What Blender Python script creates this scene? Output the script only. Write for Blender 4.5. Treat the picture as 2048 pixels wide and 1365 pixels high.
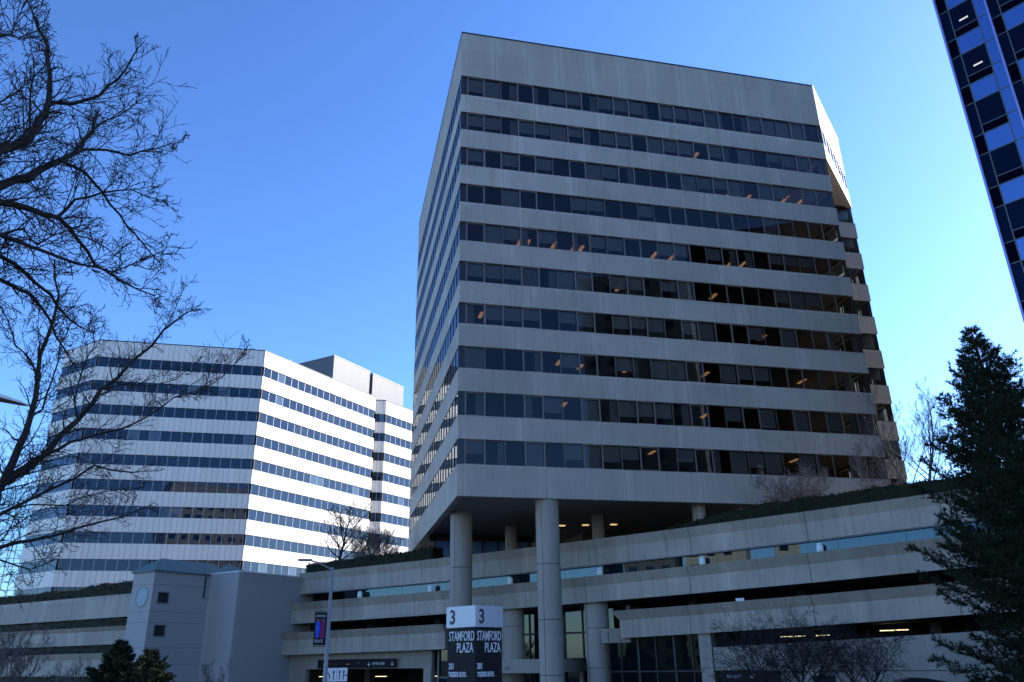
import bpy, math, random
from mathutils import Vector, Matrix
# ------------------------------------------------------------------ camera, sky, sun
scn = bpy.context.scene
for o in list(bpy.data.objects): bpy.data.objects.remove(o)
COL = scn.collection
cam_d = bpy.data.cameras.new("camera"); cam = bpy.data.objects.new("camera", cam_d); COL.objects.link(cam)
R = ((0.9998633194360033, 0.016533071294123295, 0.0),
     (0.006210416698859381, -0.375584653639613, -0.9267672839903437),
     (-0.015322309579273365, 0.9266406129152743, -0.37563599577937357))
M = Matrix(R).to_4x4(); M.translation = Vector((0, 0, 1.6))
cam.matrix_world = M
cam_d.sensor_width = 36.0; cam_d.lens = 1569.0/2048*36; cam_d.clip_start = 0.1; cam_d.clip_end = 3000
scn.camera = cam
SUN_AZ, SUN_EL = 65.0, 30.0
w = bpy.data.worlds.new("World"); scn.world = w; w.use_nodes = True
nt = w.node_tree; nt.nodes.clear()
out = nt.nodes.new("ShaderNodeOutputWorld"); bg = nt.nodes.new("ShaderNodeBackground")
sky = nt.nodes.new("ShaderNodeTexSky"); sky.sky_type = 'NISHITA'; sky.sun_disc = False
sky.sun_elevation = math.radians(SUN_EL); sky.sun_rotation = math.radians(SUN_AZ)
sky.air_density = 1.0; sky.dust_density = 0.35; sky.ozone_density = 7.5; sky.altitude = 20
bg.inputs[1].default_value = 0.12
v1 = nt.nodes.new("ShaderNodeVectorMath"); v1.operation = 'SCALE'; v1.inputs["Scale"].default_value = 0.24
gm = nt.nodes.new("ShaderNodeGamma"); gm.inputs["Gamma"].default_value = 1.3
v2 = nt.nodes.new("ShaderNodeVectorMath"); v2.operation = 'MULTIPLY'; v2.inputs[1].default_value = (6.9, 6.4, 6.2)
nt.links.new(sky.outputs[0], v1.inputs[0]); nt.links.new(v1.outputs[0], gm.inputs["Color"]); nt.links.new(gm.outputs[0], v2.inputs[0]); nt.links.new(v2.outputs[0], bg.inputs[0]); nt.links.new(bg.outputs[0], out.inputs[0])
sd = bpy.data.lights.new("sun", 'SUN'); sd.energy = 4.5; sd.angle = math.radians(0.53); sd.color = (1, 0.94, 0.86)
so = bpy.data.objects.new("sun", sd); COL.objects.link(so)
sdir = Vector((math.sin(math.radians(SUN_AZ))*math.cos(math.radians(SUN_EL)), math.cos(math.radians(SUN_AZ))*math.cos(math.radians(SUN_EL)), math.sin(math.radians(SUN_EL))))
so.rotation_euler = sdir.to_track_quat('Z', 'Y').to_euler(); so.location = sdir*200
scn.view_settings.view_transform = 'Standard'; scn.view_settings.look = 'None'
scn.view_settings.exposure = 1.0; scn.view_settings.gamma = 1
GZ = -1.7          # ground level
# ------------------------------------------------------------------ frames of the place
def AZ(a): a = math.radians(a); return Vector((math.sin(a), math.cos(a), 0))
F = AZ(76.95); L = AZ(-13.03)                    # main tower: along the front, into the depth
P0 = Vector((-4.0185, 54.853, 0))
def TW(x, y, z): p = P0+F*x+L*y; return Vector((p.x, p.y, z))
U = AZ(121.95); N = Vector((-0.52918, -0.84851, 0))   # garage: along the front, outwards
Q0 = Vector((-5.9, 68.5, 0))
def PP(s, t, z): p = Q0+U*s+N*t; return Vector((p.x, p.y, z))
GX = [-80, -17, 0.75, 11.3, 22, 31, 36, 62]; GV = [9.25, 9.33, 9.5, 9.73, 10.0, 10.28, 10.48, 11.5]
def g(s):
    if s <= GX[0]: return GV[0]
    for i in range(len(GX)-1):
        if s <= GX[i+1]: return GV[i]+(GV[i+1]-GV[i])*(s-GX[i])/(GX[i+1]-GX[i])
    return GV[-1]
# ------------------------------------------------------------------ objects and tags
ORG = {}
def tag(o, label=None, cat=None, group=None, kind=None):
    if label: o["label"] = label
    if cat: o["category"] = cat
    if group: o["group"] = group
    if kind: o["kind"] = kind
    return o
def thing(name, label, cat, loc, group=None):
    o = bpy.data.objects.new(name, None); COL.objects.link(o); o.location = loc; o.empty_display_size = 0.3
    ORG[o.name] = Vector(loc); return tag(o, label, cat, group)
class MB:
    def __init__(s): s.v = []; s.f = []; s.m = []; s.uv = []
    def poly(s, pts, m=0, uv=None):
        i = len(s.v); s.v += [tuple(p) for p in pts]; s.f.append(tuple(range(i, i+len(pts)))); s.m.append(m)
        s.uv += list(uv) if uv else [(0.0, 0.0)]*len(pts)
    def box(s, o, a, b, c, m=0, uvo=(0, 0)):
        """box from corner o with edge vectors a (along), b (depth), c (up); a x b . c may have any sign"""
        o = Vector(o); a = Vector(a); b = Vector(b); c = Vector(c)
        la, lb, lc = a.length, b.length, c.length; u0, v0 = uvo
        fl = a.cross(b).dot(c) < 0
        F6 = [((o, o+a, o+a+c, o+c), (la, lc)), ((o+a+b, o+b, o+b+c, o+a+b+c), (la, lc)),
              ((o+b, o, o+c, o+b+c), (lb, lc)), ((o+a, o+a+b, o+a+b+c, o+a+c), (lb, lc)),
              ((o+c, o+a+c, o+a+b+c, o+b+c), (la, lb)), ((o+b, o+a+b, o+a, o), (la, lb))]
        for q, (x, y) in F6:
            uv = [(u0, v0), (u0+x, v0), (u0+x, v0+y), (u0, v0+y)]
            if fl: q = q[::-1]; uv = uv[::-1]
            s.poly(q, m, uv)
    def tube(s, pts, rad, n=6, m=0, cap=False):
        rings = []; k = len(pts); ref = None
        for i in range(k):
            d = (pts[min(i+1, k-1)]-pts[max(i-1, 0)])
            d = d.normalized() if d.length > 1e-9 else Vector((0, 0, 1))
            if ref is None: ref = Vector((1, 0, 0)) if abs(d.z) > .7 else Vector((0, 0, 1))
            x = d.cross(ref); x = x.normalized() if x.length > 1e-6 else Vector((1, 0, 0)); y = d.cross(x); ref = x.cross(d)
            b = len(s.v); r = rad[i] if isinstance(rad, (list, tuple)) else rad
            for j in range(n):
                a = 2*math.pi*j/n; q = pts[i]+(x*math.cos(a)+y*math.sin(a))*r; s.v.append((q.x, q.y, q.z))
            rings.append(b)
        for i in range(k-1):
            a, b = rings[i], rings[i+1]
            for j in range(n):
                j2 = (j+1) % n; s.f.append((a+j, a+j2, b+j2, b+j)); s.m.append(m); s.uv += [(0, 0)]*4
        if cap:
            for b, rv in ((rings[0], False), (rings[-1], True)):
                t = tuple(range(b, b+n)); s.f.append(t if rv else t[::-1]); s.m.append(m); s.uv += [(0, 0)]*n
    def cyl(s, c, r, h, n=32, m=0, r2=None):
        s.tube([Vector(c), Vector(c)+Vector((0, 0, h))], [r, r if r2 is None else r2], n, m, True)
    def build(s, name, mats, parent=None, smooth=False, label=None, kind=None):
        org = ORG[parent.name] if parent else Vector((0, 0, 0))
        me = bpy.data.meshes.new(name)
        me.from_pydata([(x-org.x, y-org.y, z-org.z) for x, y, z in s.v], [], s.f)
        if not isinstance(mats, (list, tuple)): mats = [mats]
        for mm in mats: me.materials.append(mm)
        me.polygons.foreach_set("material_index", s.m)
        uvl = me.uv_layers.new(name="UVMap"); fl = [c for u in s.uv for c in u]; uvl.data.foreach_set("uv", fl)
        if smooth: me.polygons.foreach_set("use_smooth", [True]*len(s.f))
        me.update()
        o = bpy.data.objects.new(name, me); COL.objects.link(o)
        if parent: o.parent = parent
        ORG[o.name] = org.copy()
        if label: o["label"] = label
        if kind: o["kind"] = kind
        return o
def solo(mb, name, mats, loc, label, cat, group=None, smooth=False):
    """a thing that is one mesh, its origin at loc"""
    class _P: pass
    me_o = None
    org = Vector(loc)
    mb.v = [(x-org.x, y-org.y, z-org.z) for x, y, z in mb.v]
    o = mb.build(name, mats, None, smooth); o.location = org; ORG[o.name] = org
    return tag(o, label, cat, group)
# ------------------------------------------------------------------ materials
def nodes(name):
    m = bpy.data.materials.new(name); m.use_nodes = True; t = m.node_tree
    return m, t, t.nodes["Principled BSDF"], t.nodes["Material Output"]
def N_(t, k, **kw):
    n = t.nodes.new(k)
    for a, v in kw.items(): setattr(n, a, v)
    return n
def Mth(t, op, a, b=None, c=None):
    n = t.nodes.new("ShaderNodeMath"); n.operation = op
    for i, x in enumerate((a, b, c)):
        if x is None: continue
        if isinstance(x, (int, float)): n.inputs[i].default_value = x
        else: t.links.new(x, n.inputs[i])
    return n.outputs[0]
def plain(name, col, rough=.6, metal=0, var=.12, scale=3, bump=0.0, spec=.5):
    m, t, b, o = nodes(name); L_ = t.links
    tc = N_(t, "ShaderNodeTexCoord"); nz = N_(t, "ShaderNodeTexNoise"); nz.inputs["Scale"].default_value = scale; nz.inputs["Detail"].default_value = 6
    L_.new(tc.outputs["Object"], nz.inputs["Vector"])
    k = Mth(t, 'MULTIPLY_ADD', nz.outputs["Fac"], 2*var, 1-var)
    mx = N_(t, "ShaderNodeMix"); mx.data_type = 'RGBA'; mx.blend_type = 'MULTIPLY'; mx.inputs[0].default_value = 1
    mx.inputs[6].default_value = (*col, 1); L_.new(k, mx.inputs[7]); L_.new(mx.outputs[2], b.inputs["Base Color"])
    b.inputs["Roughness"].default_value = rough; b.inputs["Metallic"].default_value = metal
    b.inputs["Specular IOR Level"].default_value = spec
    if bump:
        bp = N_(t, "ShaderNodeBump"); bp.inputs["Strength"].default_value = bump; bp.inputs["Distance"].default_value = .02
        n2 = N_(t, "ShaderNodeTexNoise"); n2.inputs["Scale"].default_value = scale*8; L_.new(tc.outputs["Object"], n2.inputs["Vector"])
        L_.new(n2.outputs["Fac"], bp.inputs["Height"]); L_.new(bp.outputs[0], b.inputs["Normal"])
    return m
def concrete(name, col, panel=6.0, rows=3.6, joint=.012, stain=.3, dirt=0.0, joff=0.0, tone=.10):
    """cast concrete panels in metres of UV: joints, panel tones, rain streaks, blotches"""
    m, t, b, o = nodes(name); L_ = t.links
    uv = N_(t, "ShaderNodeUVMap", uv_map="UVMap"); sp = N_(t, "ShaderNodeSeparateXYZ"); L_.new(uv.outputs[0], sp.inputs[0])
    x = Mth(t, 'ADD', sp.outputs[0], joff); y = sp.outputs[1]
    px = Mth(t, 'DIVIDE', x, panel); py = Mth(t, 'DIVIDE', y, rows)
    cx = Mth(t, 'FLOOR', px); cy = Mth(t, 'FLOOR', py)
    cv = N_(t, "ShaderNodeCombineXYZ"); L_.new(cx, cv.inputs[0]); L_.new(cy, cv.inputs[1])
    wn = N_(t, "ShaderNodeTexWhiteNoise", noise_dimensions='2D'); L_.new(cv.outputs[0], wn.inputs["Vector"])
    tonev = Mth(t, 'MULTIPLY_ADD', wn.outputs[0], 2*tone, 1-tone)
    # blotches and vertical streaks
    c2 = N_(t, "ShaderNodeCombineXYZ"); L_.new(x, c2.inputs[0]); L_.new(y, c2.inputs[1])
    n1 = N_(t, "ShaderNodeTexNoise"); n1.inputs["Scale"].default_value = .35; n1.inputs["Detail"].default_value = 8; n1.inputs["Roughness"].default_value = .62; L_.new(c2.outputs[0], n1.inputs["Vector"])
    mp = N_(t, "ShaderNodeMapping"); mp.inputs["Scale"].default_value = (2.6, .22, 1); L_.new(c2.outputs[0], mp.inputs["Vector"])
    n2 = N_(t, "ShaderNodeTexNoise"); n2.inputs["Scale"].default_value = 1.0; n2.inputs["Detail"].default_value = 7; n2.inputs["Roughness"].default_value = .7; L_.new(mp.outputs[0], n2.inputs["Vector"])
    a = Mth(t, 'MULTIPLY_ADD', n1.outputs["Fac"], stain*1.3, 1-stain*.65)
    bb = Mth(t, 'MULTIPLY_ADD', n2.outputs["Fac"], stain, 1-stain*.5)
    k = Mth(t, 'MULTIPLY', Mth(t, 'MULTIPLY', a, bb), tonev)
    fx = Mth(t, 'FRACT', px); jw = joint/panel
    ed = Mth(t, 'MINIMUM', fx, Mth(t, 'SUBTRACT', 1.0, fx))
    jl = Mth(t, 'LESS_THAN', ed, jw)
    k = Mth(t, 'MULTIPLY', k, Mth(t, 'MULTIPLY_ADD', jl, -.5, 1.0))
    near = Mth(t, 'MAXIMUM', Mth(t, 'SUBTRACT', 1.0, Mth(t, 'MULTIPLY', ed, panel/.7)), 0.0)
    k = Mth(t, 'MULTIPLY', k, Mth(t, 'MULTIPLY_ADD', Mth(t, 'MULTIPLY', near, n2.outputs["Fac"]), .32, 1.0))
    mp2 = N_(t, "ShaderNodeMapping"); mp2.inputs["Scale"].default_value = (3.2, .16, 1); L_.new(c2.outputs[0], mp2.inputs["Vector"])
    n4 = N_(t, "ShaderNodeTexNoise"); n4.inputs["Scale"].default_value = 1.0; n4.inputs["Detail"].default_value = 4; L_.new(mp2.outputs[0], n4.inputs["Vector"])
    k = Mth(t, 'MULTIPLY', k, Mth(t, 'MULTIPLY_ADD', Mth(t, 'MAXIMUM', Mth(t, 'SUBTRACT', n4.outputs["Fac"], .55), 0.0), -stain*2.6, 1.0))
    mx = N_(t, "ShaderNodeMix"); mx.data_type = 'RGBA'; mx.blend_type = 'MULTIPLY'; mx.inputs[0].default_value = 1
    mx.inputs[6].default_value = (*col, 1); L_.new(k, mx.inputs[7])
    L_.new(mx.outputs[2], b.inputs["Base Color"]); b.inputs["Roughness"].default_value = .75; b.inputs["Specular IOR Level"].default_value = .35
    n3 = N_(t, "ShaderNodeTexNoise"); n3.inputs["Scale"].default_value = 14; n3.inputs["Detail"].default_value = 4; L_.new(c2.outputs[0], n3.inputs["Vector"])
    bp = N_(t, "ShaderNodeBump"); bp.inputs["Strength"].default_value = .25; bp.inputs["Distance"].default_value = .02
    L_.new(n3.outputs["Fac"], bp.inputs["Height"]); L_.new(bp.outputs[0], b.inputs["Normal"])
    return m
def seamed(name, col, seam=.78, width=.085, dark=.50, rough=.45, metal=0):
    """folded sheet panels with upright seams every 'seam' metres of UV"""
    m, t, b, o = nodes(name); L_ = t.links
    uv = N_(t, "ShaderNodeUVMap", uv_map="UVMap"); sp = N_(t, "ShaderNodeSeparateXYZ"); L_.new(uv.outputs[0], sp.inputs[0])
    px = Mth(t, 'DIVIDE', sp.outputs[0], seam); fx = Mth(t, 'FRACT', px)
    jl = Mth(t, 'LESS_THAN', fx, width)
    cx = Mth(t, 'FLOOR', px); wn = N_(t, "ShaderNodeTexWhiteNoise", noise_dimensions='1D'); L_.new(cx, wn.inputs["W"])
    c2 = N_(t, "ShaderNodeCombineXYZ"); L_.new(sp.outputs[0], c2.inputs[0]); L_.new(sp.outputs[1], c2.inputs[1])
    mp = N_(t, "ShaderNodeMapping"); mp.inputs["Scale"].default_value = (1.3, .12, 1); L_.new(c2.outputs[0], mp.inputs["Vector"])
    nz = N_(t, "ShaderNodeTexNoise"); nz.inputs["Scale"].default_value = 1; nz.inputs["Detail"].default_value = 6; L_.new(mp.outputs[0], nz.inputs["Vector"])
    k = Mth(t, 'MULTIPLY', Mth(t, 'MULTIPLY_ADD', wn.outputs[0], .08, .96), Mth(t, 'MULTIPLY_ADD', nz.outputs["Fac"], .28, .86))
    k = Mth(t, 'MULTIPLY', k, Mth(t, 'MULTIPLY_ADD', jl, -dark, 1.0))
    mx = N_(t, "ShaderNodeMix"); mx.data_type = 'RGBA'; mx.blend_type = 'MULTIPLY'; mx.inputs[0].default_value = 1
    mx.inputs[6].default_value = (*col, 1); L_.new(k, mx.inputs[7]); L_.new(mx.outputs[2], b.inputs["Base Color"])
    b.inputs["Roughness"].default_value = rough; b.inputs["Metallic"].default_value = metal
    bp = N_(t, "ShaderNodeBump"); bp.inputs["Strength"].default_value = .6; bp.inputs["Distance"].default_value = .03
    L_.new(Mth(t, 'SUBTRACT', 1.0, jl), bp.inputs["Height"]); L_.new(bp.outputs[0], b.inputs["Normal"])
    return m
def wavy(t, tc_out, strength, scale):
    nz = N_(t, "ShaderNodeTexNoise"); nz.inputs["Scale"].default_value = scale; nz.inputs["Detail"].default_value = 2; t.links.new(tc_out, nz.inputs["Vector"])
    bp = N_(t, "ShaderNodeBump"); bp.inputs["Strength"].default_value = strength; bp.inputs["Distance"].default_value = .02
    t.links.new(nz.outputs["Fac"], bp.inputs["Height"]); return bp.outputs[0]
def tinted(name, tint=(.41, .42, .44), ior=1.5, refl=(.50, .56, .62), wav=.10, base=.01):
    """window glass one can see through: tinted transmission plus a mirror that grows at grazing angles"""
    m, t, b, o = nodes(name); L_ = t.links; t.nodes.remove(b)
    tr = N_(t, "ShaderNodeBsdfTransparent"); tr.inputs[0].default_value = (*tint, 1)
    gl = N_(t, "ShaderNodeBsdfGlossy"); gl.inputs["Roughness"].default_value = .015; gl.inputs[0].default_value = (*refl, 1)
    fr = N_(t, "ShaderNodeFresnel"); fr.inputs[0].default_value = ior
    tc = N_(t, "ShaderNodeTexCoord"); nb = wavy(t, tc.outputs["Object"], wav, .55); L_.new(nb, gl.inputs["Normal"])
    fac = Mth(t, 'MINIMUM', Mth(t, 'MULTIPLY_ADD', fr.outputs[0], 1.0, base), 1.0)
    mx = N_(t, "ShaderNodeMixShader"); L_.new(fac, mx.inputs[0]); L_.new(tr.outputs[0], mx.inputs[1]); L_.new(gl.outputs[0], mx.inputs[2])
    L_.new(mx.outputs[0], o.inputs[0]); return m
def mirror_glass(name, base=(.01, .02, .04), k=.25, tint=(.75, .85, 1), wav=.08, rough=.01, ior=1.5):
    """coated glass one cannot see into"""
    m, t, b, o = nodes(name); L_ = t.links
    b.inputs["Base Color"].default_value = (*base, 1); b.inputs["Roughness"].default_value = .5; b.inputs["Specular IOR Level"].default_value = 0.0
    gl = N_(t, "ShaderNodeBsdfGlossy"); gl.inputs["Roughness"].default_value = rough; gl.inputs[0].default_value = (*tint, 1)
    fr = N_(t, "ShaderNodeFresnel"); fr.inputs[0].default_value = ior
    tc = N_(t, "ShaderNodeTexCoord"); nb = wavy(t, tc.outputs["Object"], wav, .6); L_.new(nb, gl.inputs["Normal"])
    fac = Mth(t, 'MAXIMUM', Mth(t, 'MINIMUM', Mth(t, 'ADD', fr.outputs[0], k), 1.0), 0.0)
    mx = N_(t, "ShaderNodeMixShader"); L_.new(fac, mx.inputs[0]); L_.new(b.outputs[0], mx.inputs[1]); L_.new(gl.outputs[0], mx.inputs[2])
    L_.new(mx.outputs[0], o.inputs[0]); return m
def emit(name, col, s):
    m, t, b, o = nodes(name); b.inputs["Base Color"].default_value = (*col, 1)
    b.inputs["Emission Color"].default_value = (*col, 1); b.inputs["Emission Strength"].default_value = s; return m
MT = dict(
    tower=concrete("tower_concrete", (.44, .39, .325), 6.1, 3.6, .02, .30, joff=-.4, tone=.09),
    parapet=concrete("parapet_concrete", (.37, .33, .275), 2.98, 5.2, .018, .22, joff=0, tone=.05),
    bluepane=plain("blue_pane", (.06, .14, .32), .25, var=.1),  # opaque blue painted in place of sky showing in the lobby glass
    soffit=plain("soffit_plaster", (.34, .29, .24), .8, var=.15, scale=.4),
    garage=concrete("garage_concrete", (.38, .335, .275), 8.05, 2.6, .0, .5, tone=.09),
    garage2=concrete("garage_wall_concrete", (.31, .275, .23), 6.0, 4, .015, .2, tone=.04),
    column=concrete("column_concrete", (.35, .31, .26), 50, 3.0, .0, .22, tone=.04),
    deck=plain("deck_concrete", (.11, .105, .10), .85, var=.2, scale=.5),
    dark=plain("dark_recess", (.015, .015, .018), .8),
    capm=plain("coping_metal", (.03, .032, .036), .4, .6),
    frame=plain("bronze_frame", (.12, .095, .078), .4, .5, var=.1),
    frameb=plain("brown_sash", (.20, .155, .125), .45, .3, var=.1),
    blind=plain("roller_blind", (.60, .56, .50), .8, var=.12, scale=.8),
    blind2=plain("curtain_cloth", (.46, .42, .38), .9, var=.4, scale=2.2),
    ceil=plain("ceiling_tile", (.32, .29, .25), .8, var=.1),
    core=plain("office_wall", (.16, .13, .11), .8, var=.3, scale=.3),
    lamp=emit("office_light", (1, .52, .22), .26),
    lampw=emit("strip_light", (1, .85, .5), .85),
    glass=tinted("office_glass"),
    glassc=tinted("corner_glass", (.12, .13, .15)),
    cornerg=mirror_glass("corner_pane", (.025, .020, .018), .0, (.8, .85, .9), .1),
    white=seamed("white_cladding", (.78, .715, .63)),
    wframe=plain("white_mullion", (.42, .42, .43), .4, .2),
    wglass=mirror_glass("blue_glass", (.008, .020, .040), .02, (.50, .58, .68)),
    wglass2=mirror_glass("blue_glass_blind", (.03, .05, .07), -.01, (.55, .68, .85)),
    wglass3=mirror_glass("blue_glass_pale", (.08, .12, .16), .0, (.6, .7, .85)),
    pent=seamed("penthouse_cladding", (.095, .095, .10), .55, .1, .25, .5, .1),
    bglass=mirror_glass("tower_glass_dark", (.001, .001, .004), -.035, (.2, .3, .6), .1),
    bglass2=mirror_glass("tower_glass_blue", (.01, .05, .24), .26, (.42, .58, .90), .03),  # stronger blue stands in for sky mirrored by angled bays
    bglass3=mirror_glass("tower_glass_mid", (.002, .004, .012), -.02, (.22, .36, .7), .12),
    fin=plain("fin_metal", (.28, .30, .62), .35, .4),
    mull=plain("dark_mullion", (.085, .10, .095), .4, .3),
    fglass=mirror_glass("far_glass", (.25, .50, .58), .45, (.9, 1, 1), .03),
    strip=mirror_glass("strip_glass", (.01, .016, .02), .20, (.17, .235, .27), .05),
    shop=mirror_glass("shop_glass", (.004, .008, .009), -.03, (.4, .6, .62), .15),
    lobby=mirror_glass("lobby_glass", (.004, .009, .011), .03, (.45, .55, .56), .25),
    render=concrete("stair_render", (.37, .36, .345), 40, 1.55, .0, .07, tone=.012),
    roof=seamed("green_metal_roof", (.095, .16, .145), .42, .16, .45, .6, .0),
    mull2=plain("black_mullion", (.02, .024, .026), .5, .2),
    disc=plain("round_window", (.24, .34, .37), .5, .0),
    steel=plain("galvanised_steel", (.27, .27, .26), .5, .25, var=.08),
    bark=plain("dark_bark", (.022, .019, .018), .9, var=.4, scale=12, bump=.5),
    twig=plain("grey_twig", (.14, .115, .10), .85, var=.25, scale=5),
    needle=plain("needles", (.018, .030, .015), .7, spec=.2, var=.5, scale=1.2),
    leaf=plain("hedge_leaves", (.013, .016, .005), .7, spec=.2, var=.6, scale=1.5),
    asphalt=plain("asphalt", (.05, .05, .052), .9, var=.2, scale=2, bump=.3),
    paving=plain("paving", (.09, .09, .09), .9, var=.15, scale=2, bump=.2),
    paint=plain("road_paint", (.75, .75, .72), .7, var=.15),
    signd=plain("sign_black", (.004, .004, .007), .6, var=.3, spec=.25),
    signw=plain("sign_white", (.72, .75, .80), .4, var=.05),
    letter=plain("sign_letters", (.66, .68, .72), .5, var=.05),
    letterd=plain("dark_letters", (.02, .03, .05), .5, var=.05),
    arrow=plain("arrow_black", (.02, .02, .03), .5),
    beige=concrete("beige_masonry", (.58, .50, .36), 6, 3.4, .02, .2),
)
# ------------------------------------------------------------------ ground
def ground():
    m = MB(); m.poly([(-1500, -1500, GZ), (1500, -1500, GZ), (1500, 2500, GZ), (-1500, 2500, GZ)]); o = m.build("ground", MT['paving']); tag(o, kind="structure")
    m = MB()
    def strip(t0, t1, z, s0=-140, s1=120): m.poly([PP(s0, t0, z), PP(s0, t1, z), PP(s1, t1, z), PP(s1, t0, z)])
    strip(24, 44, GZ+.004); tag(m.build("road", MT['asphalt']), kind="structure")
    m = MB()
    for k in range(-30, 26): a = k*4.6; m.poly([PP(a, 33.9, GZ+.008), PP(a, 34.05, GZ+.008), PP(a+3, 34.05, GZ+.008), PP(a+3, 33.9, GZ+.008)])
    tag(m.build("road_markings", MT['paint']), kind="structure")
    m = MB()
    m.box(PP(-140, 23.8, GZ), U*260, N*.2, (0, 0, .13)); m.box(PP(-140, 44.0, GZ), U*260, N*.2, (0, 0, .13))
    tag(m.build("kerb", MT['paving']), kind="structure")
ground()
# ------------------------------------------------------------------ helpers for storeys
def off_poly(pts, d):
    """inset a closed plan polygon by d (metres to the inside; works for either winding)"""
    n = len(pts); A = sum(pts[i].x*pts[(i+1) % n].y-pts[(i+1) % n].x*pts[i].y for i in range(n)); sg = 1 if A > 0 else -1
    out = []
    for i in range(n):
        a = (pts[i]-pts[i-1]).normalized(); b = (pts[(i+1) % n]-pts[i]).normalized()
        na = Vector((-a.y, a.x, 0))*sg; nb = Vector((-b.y, b.x, 0))*sg
        k = (na+nb); k = k/max(k.dot(na), .2)
        out.append(pts[i]+k*d)
    return out
def ring(m, pts, z0, z1, th, mt=0, u0=0.0):
    inn = off_poly(pts, th); n = len(pts); u = u0
    Z = lambda p, z: Vector((p.x, p.y, z))
    for i in range(n):
        j = (i+1) % n; w_ = (pts[j]-pts[i]).length
        a, b, c, d = pts[i], pts[j], inn[j], inn[i]
        m.poly([Z(a, z0), Z(b, z0), Z(b, z1), Z(a, z1)], mt, [(u, z0), (u+w_, z0), (u+w_, z1), (u, z1)])
        m.poly([Z(c, z0), Z(d, z0), Z(d, z1), Z(c, z1)], mt, [(u, z0), (u+w_, z0), (u+w_, z1), (u, z1)])
        m.poly([Z(a, z1), Z(b, z1), Z(c, z1), Z(d, z1)], mt); m.poly([Z(d, z0), Z(c, z0), Z(b, z0), Z(a, z0)], mt)
        u += w_+3.3
def slab(m, pts, z0, z1, mt=0):
    m.poly([Vector((p.x, p.y, z1)) for p in pts], mt); m.poly([Vector((p.x, p.y, z0)) for p in pts[::-1]], mt)
    for i in range(len(pts)):
        a, b = pts[i], pts[(i+1) % len(pts)]
        m.poly([Vector((a.x, a.y, z0)), Vector((b.x, b.y, z0)), Vector((b.x, b.y, z1)), Vector((a.x, a.y, z1))], mt, [(0, z0), (10, z0), (10, z1), (0, z1)])
EYE = Vector((0, 0, 1.6))
def rank(p, n, area):
    d = p-EYE; return area*abs(d.normalized().dot(n))/d.length_squared
def win(m, P, d, n, w, h, fr, fw, fd, mats, pane_m=1, blind=None, rec=.03):
    """one window into m: frame bars (fr), pane, blind. P lower left, d along, n outwards"""
    z = Vector((0, 0, 1)); f = lambda x, y, k=0: P+d*x+z*y+n*k
    m.box(f(0, 0, -fd), d*fw, n*fd, z*h, fr); m.box(f(w-fw, 0, -fd), d*fw, n*fd, z*h, fr)
    m.box(f(fw, 0, -fd), d*(w-2*fw), n*fd*.9, z*fw, fr); m.box(f(fw, h-fw, -fd), d*(w-2*fw), n*fd*.9, z*fw, fr)
    m.poly([f(fw, fw, -rec), f(w-fw, fw, -rec), f(w-fw, h-fw, -rec), f(fw, h-fw, -rec)], pane_m)
    if blind:
        bm, x0, x1, y0 = blind
        a, b, c = fw+(w-2*fw)*x0, fw+(w-2*fw)*x1, fw+(h-2*fw)*y0
        m.poly([f(a, c, -fd-.14), f(b, c, -fd-.14), f(b, h-fw, -fd-.14), f(a, h-fw, -fd-.14)], bm)
def wwin(m, P, d, n, w, h, mats, pm):
    z = Vector((0, 0, 1))
    m.box(P-n*.04, d*.028, n*.07, z*h, 0); m.box(P+d*(w-.028)-n*.04, d*.028, n*.07, z*h, 0)
    m.box(P+d*.028-n*.04, d*(w-.056), n*.05, z*.03, 0); m.box(P+d*.028-n*.04+z*(h-.03), d*(w-.056), n*.05, z*.03, 4)
    m.poly([P+d*.028+z*.03, P+d*(w-.028)+z*.03, P+d*(w-.028)+z*(h-.03), P+d*.028+z*(h-.03)], pm)
def emit_windows(specs, parent, mats, keep=100, name="window"):
    """specs: (score, builder(m)); the largest in view are parts, the rest one stuff part"""
    specs.sort(key=lambda s: -s[0]); rest = MB()
    for i, (sc, fn) in enumerate(specs):
        if i < keep: m = MB(); fn(m); m.build(name, mats, parent)
        else: fn(rest)
    if rest.f: rest.build("windows", mats, parent, kind="stuff")
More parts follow.
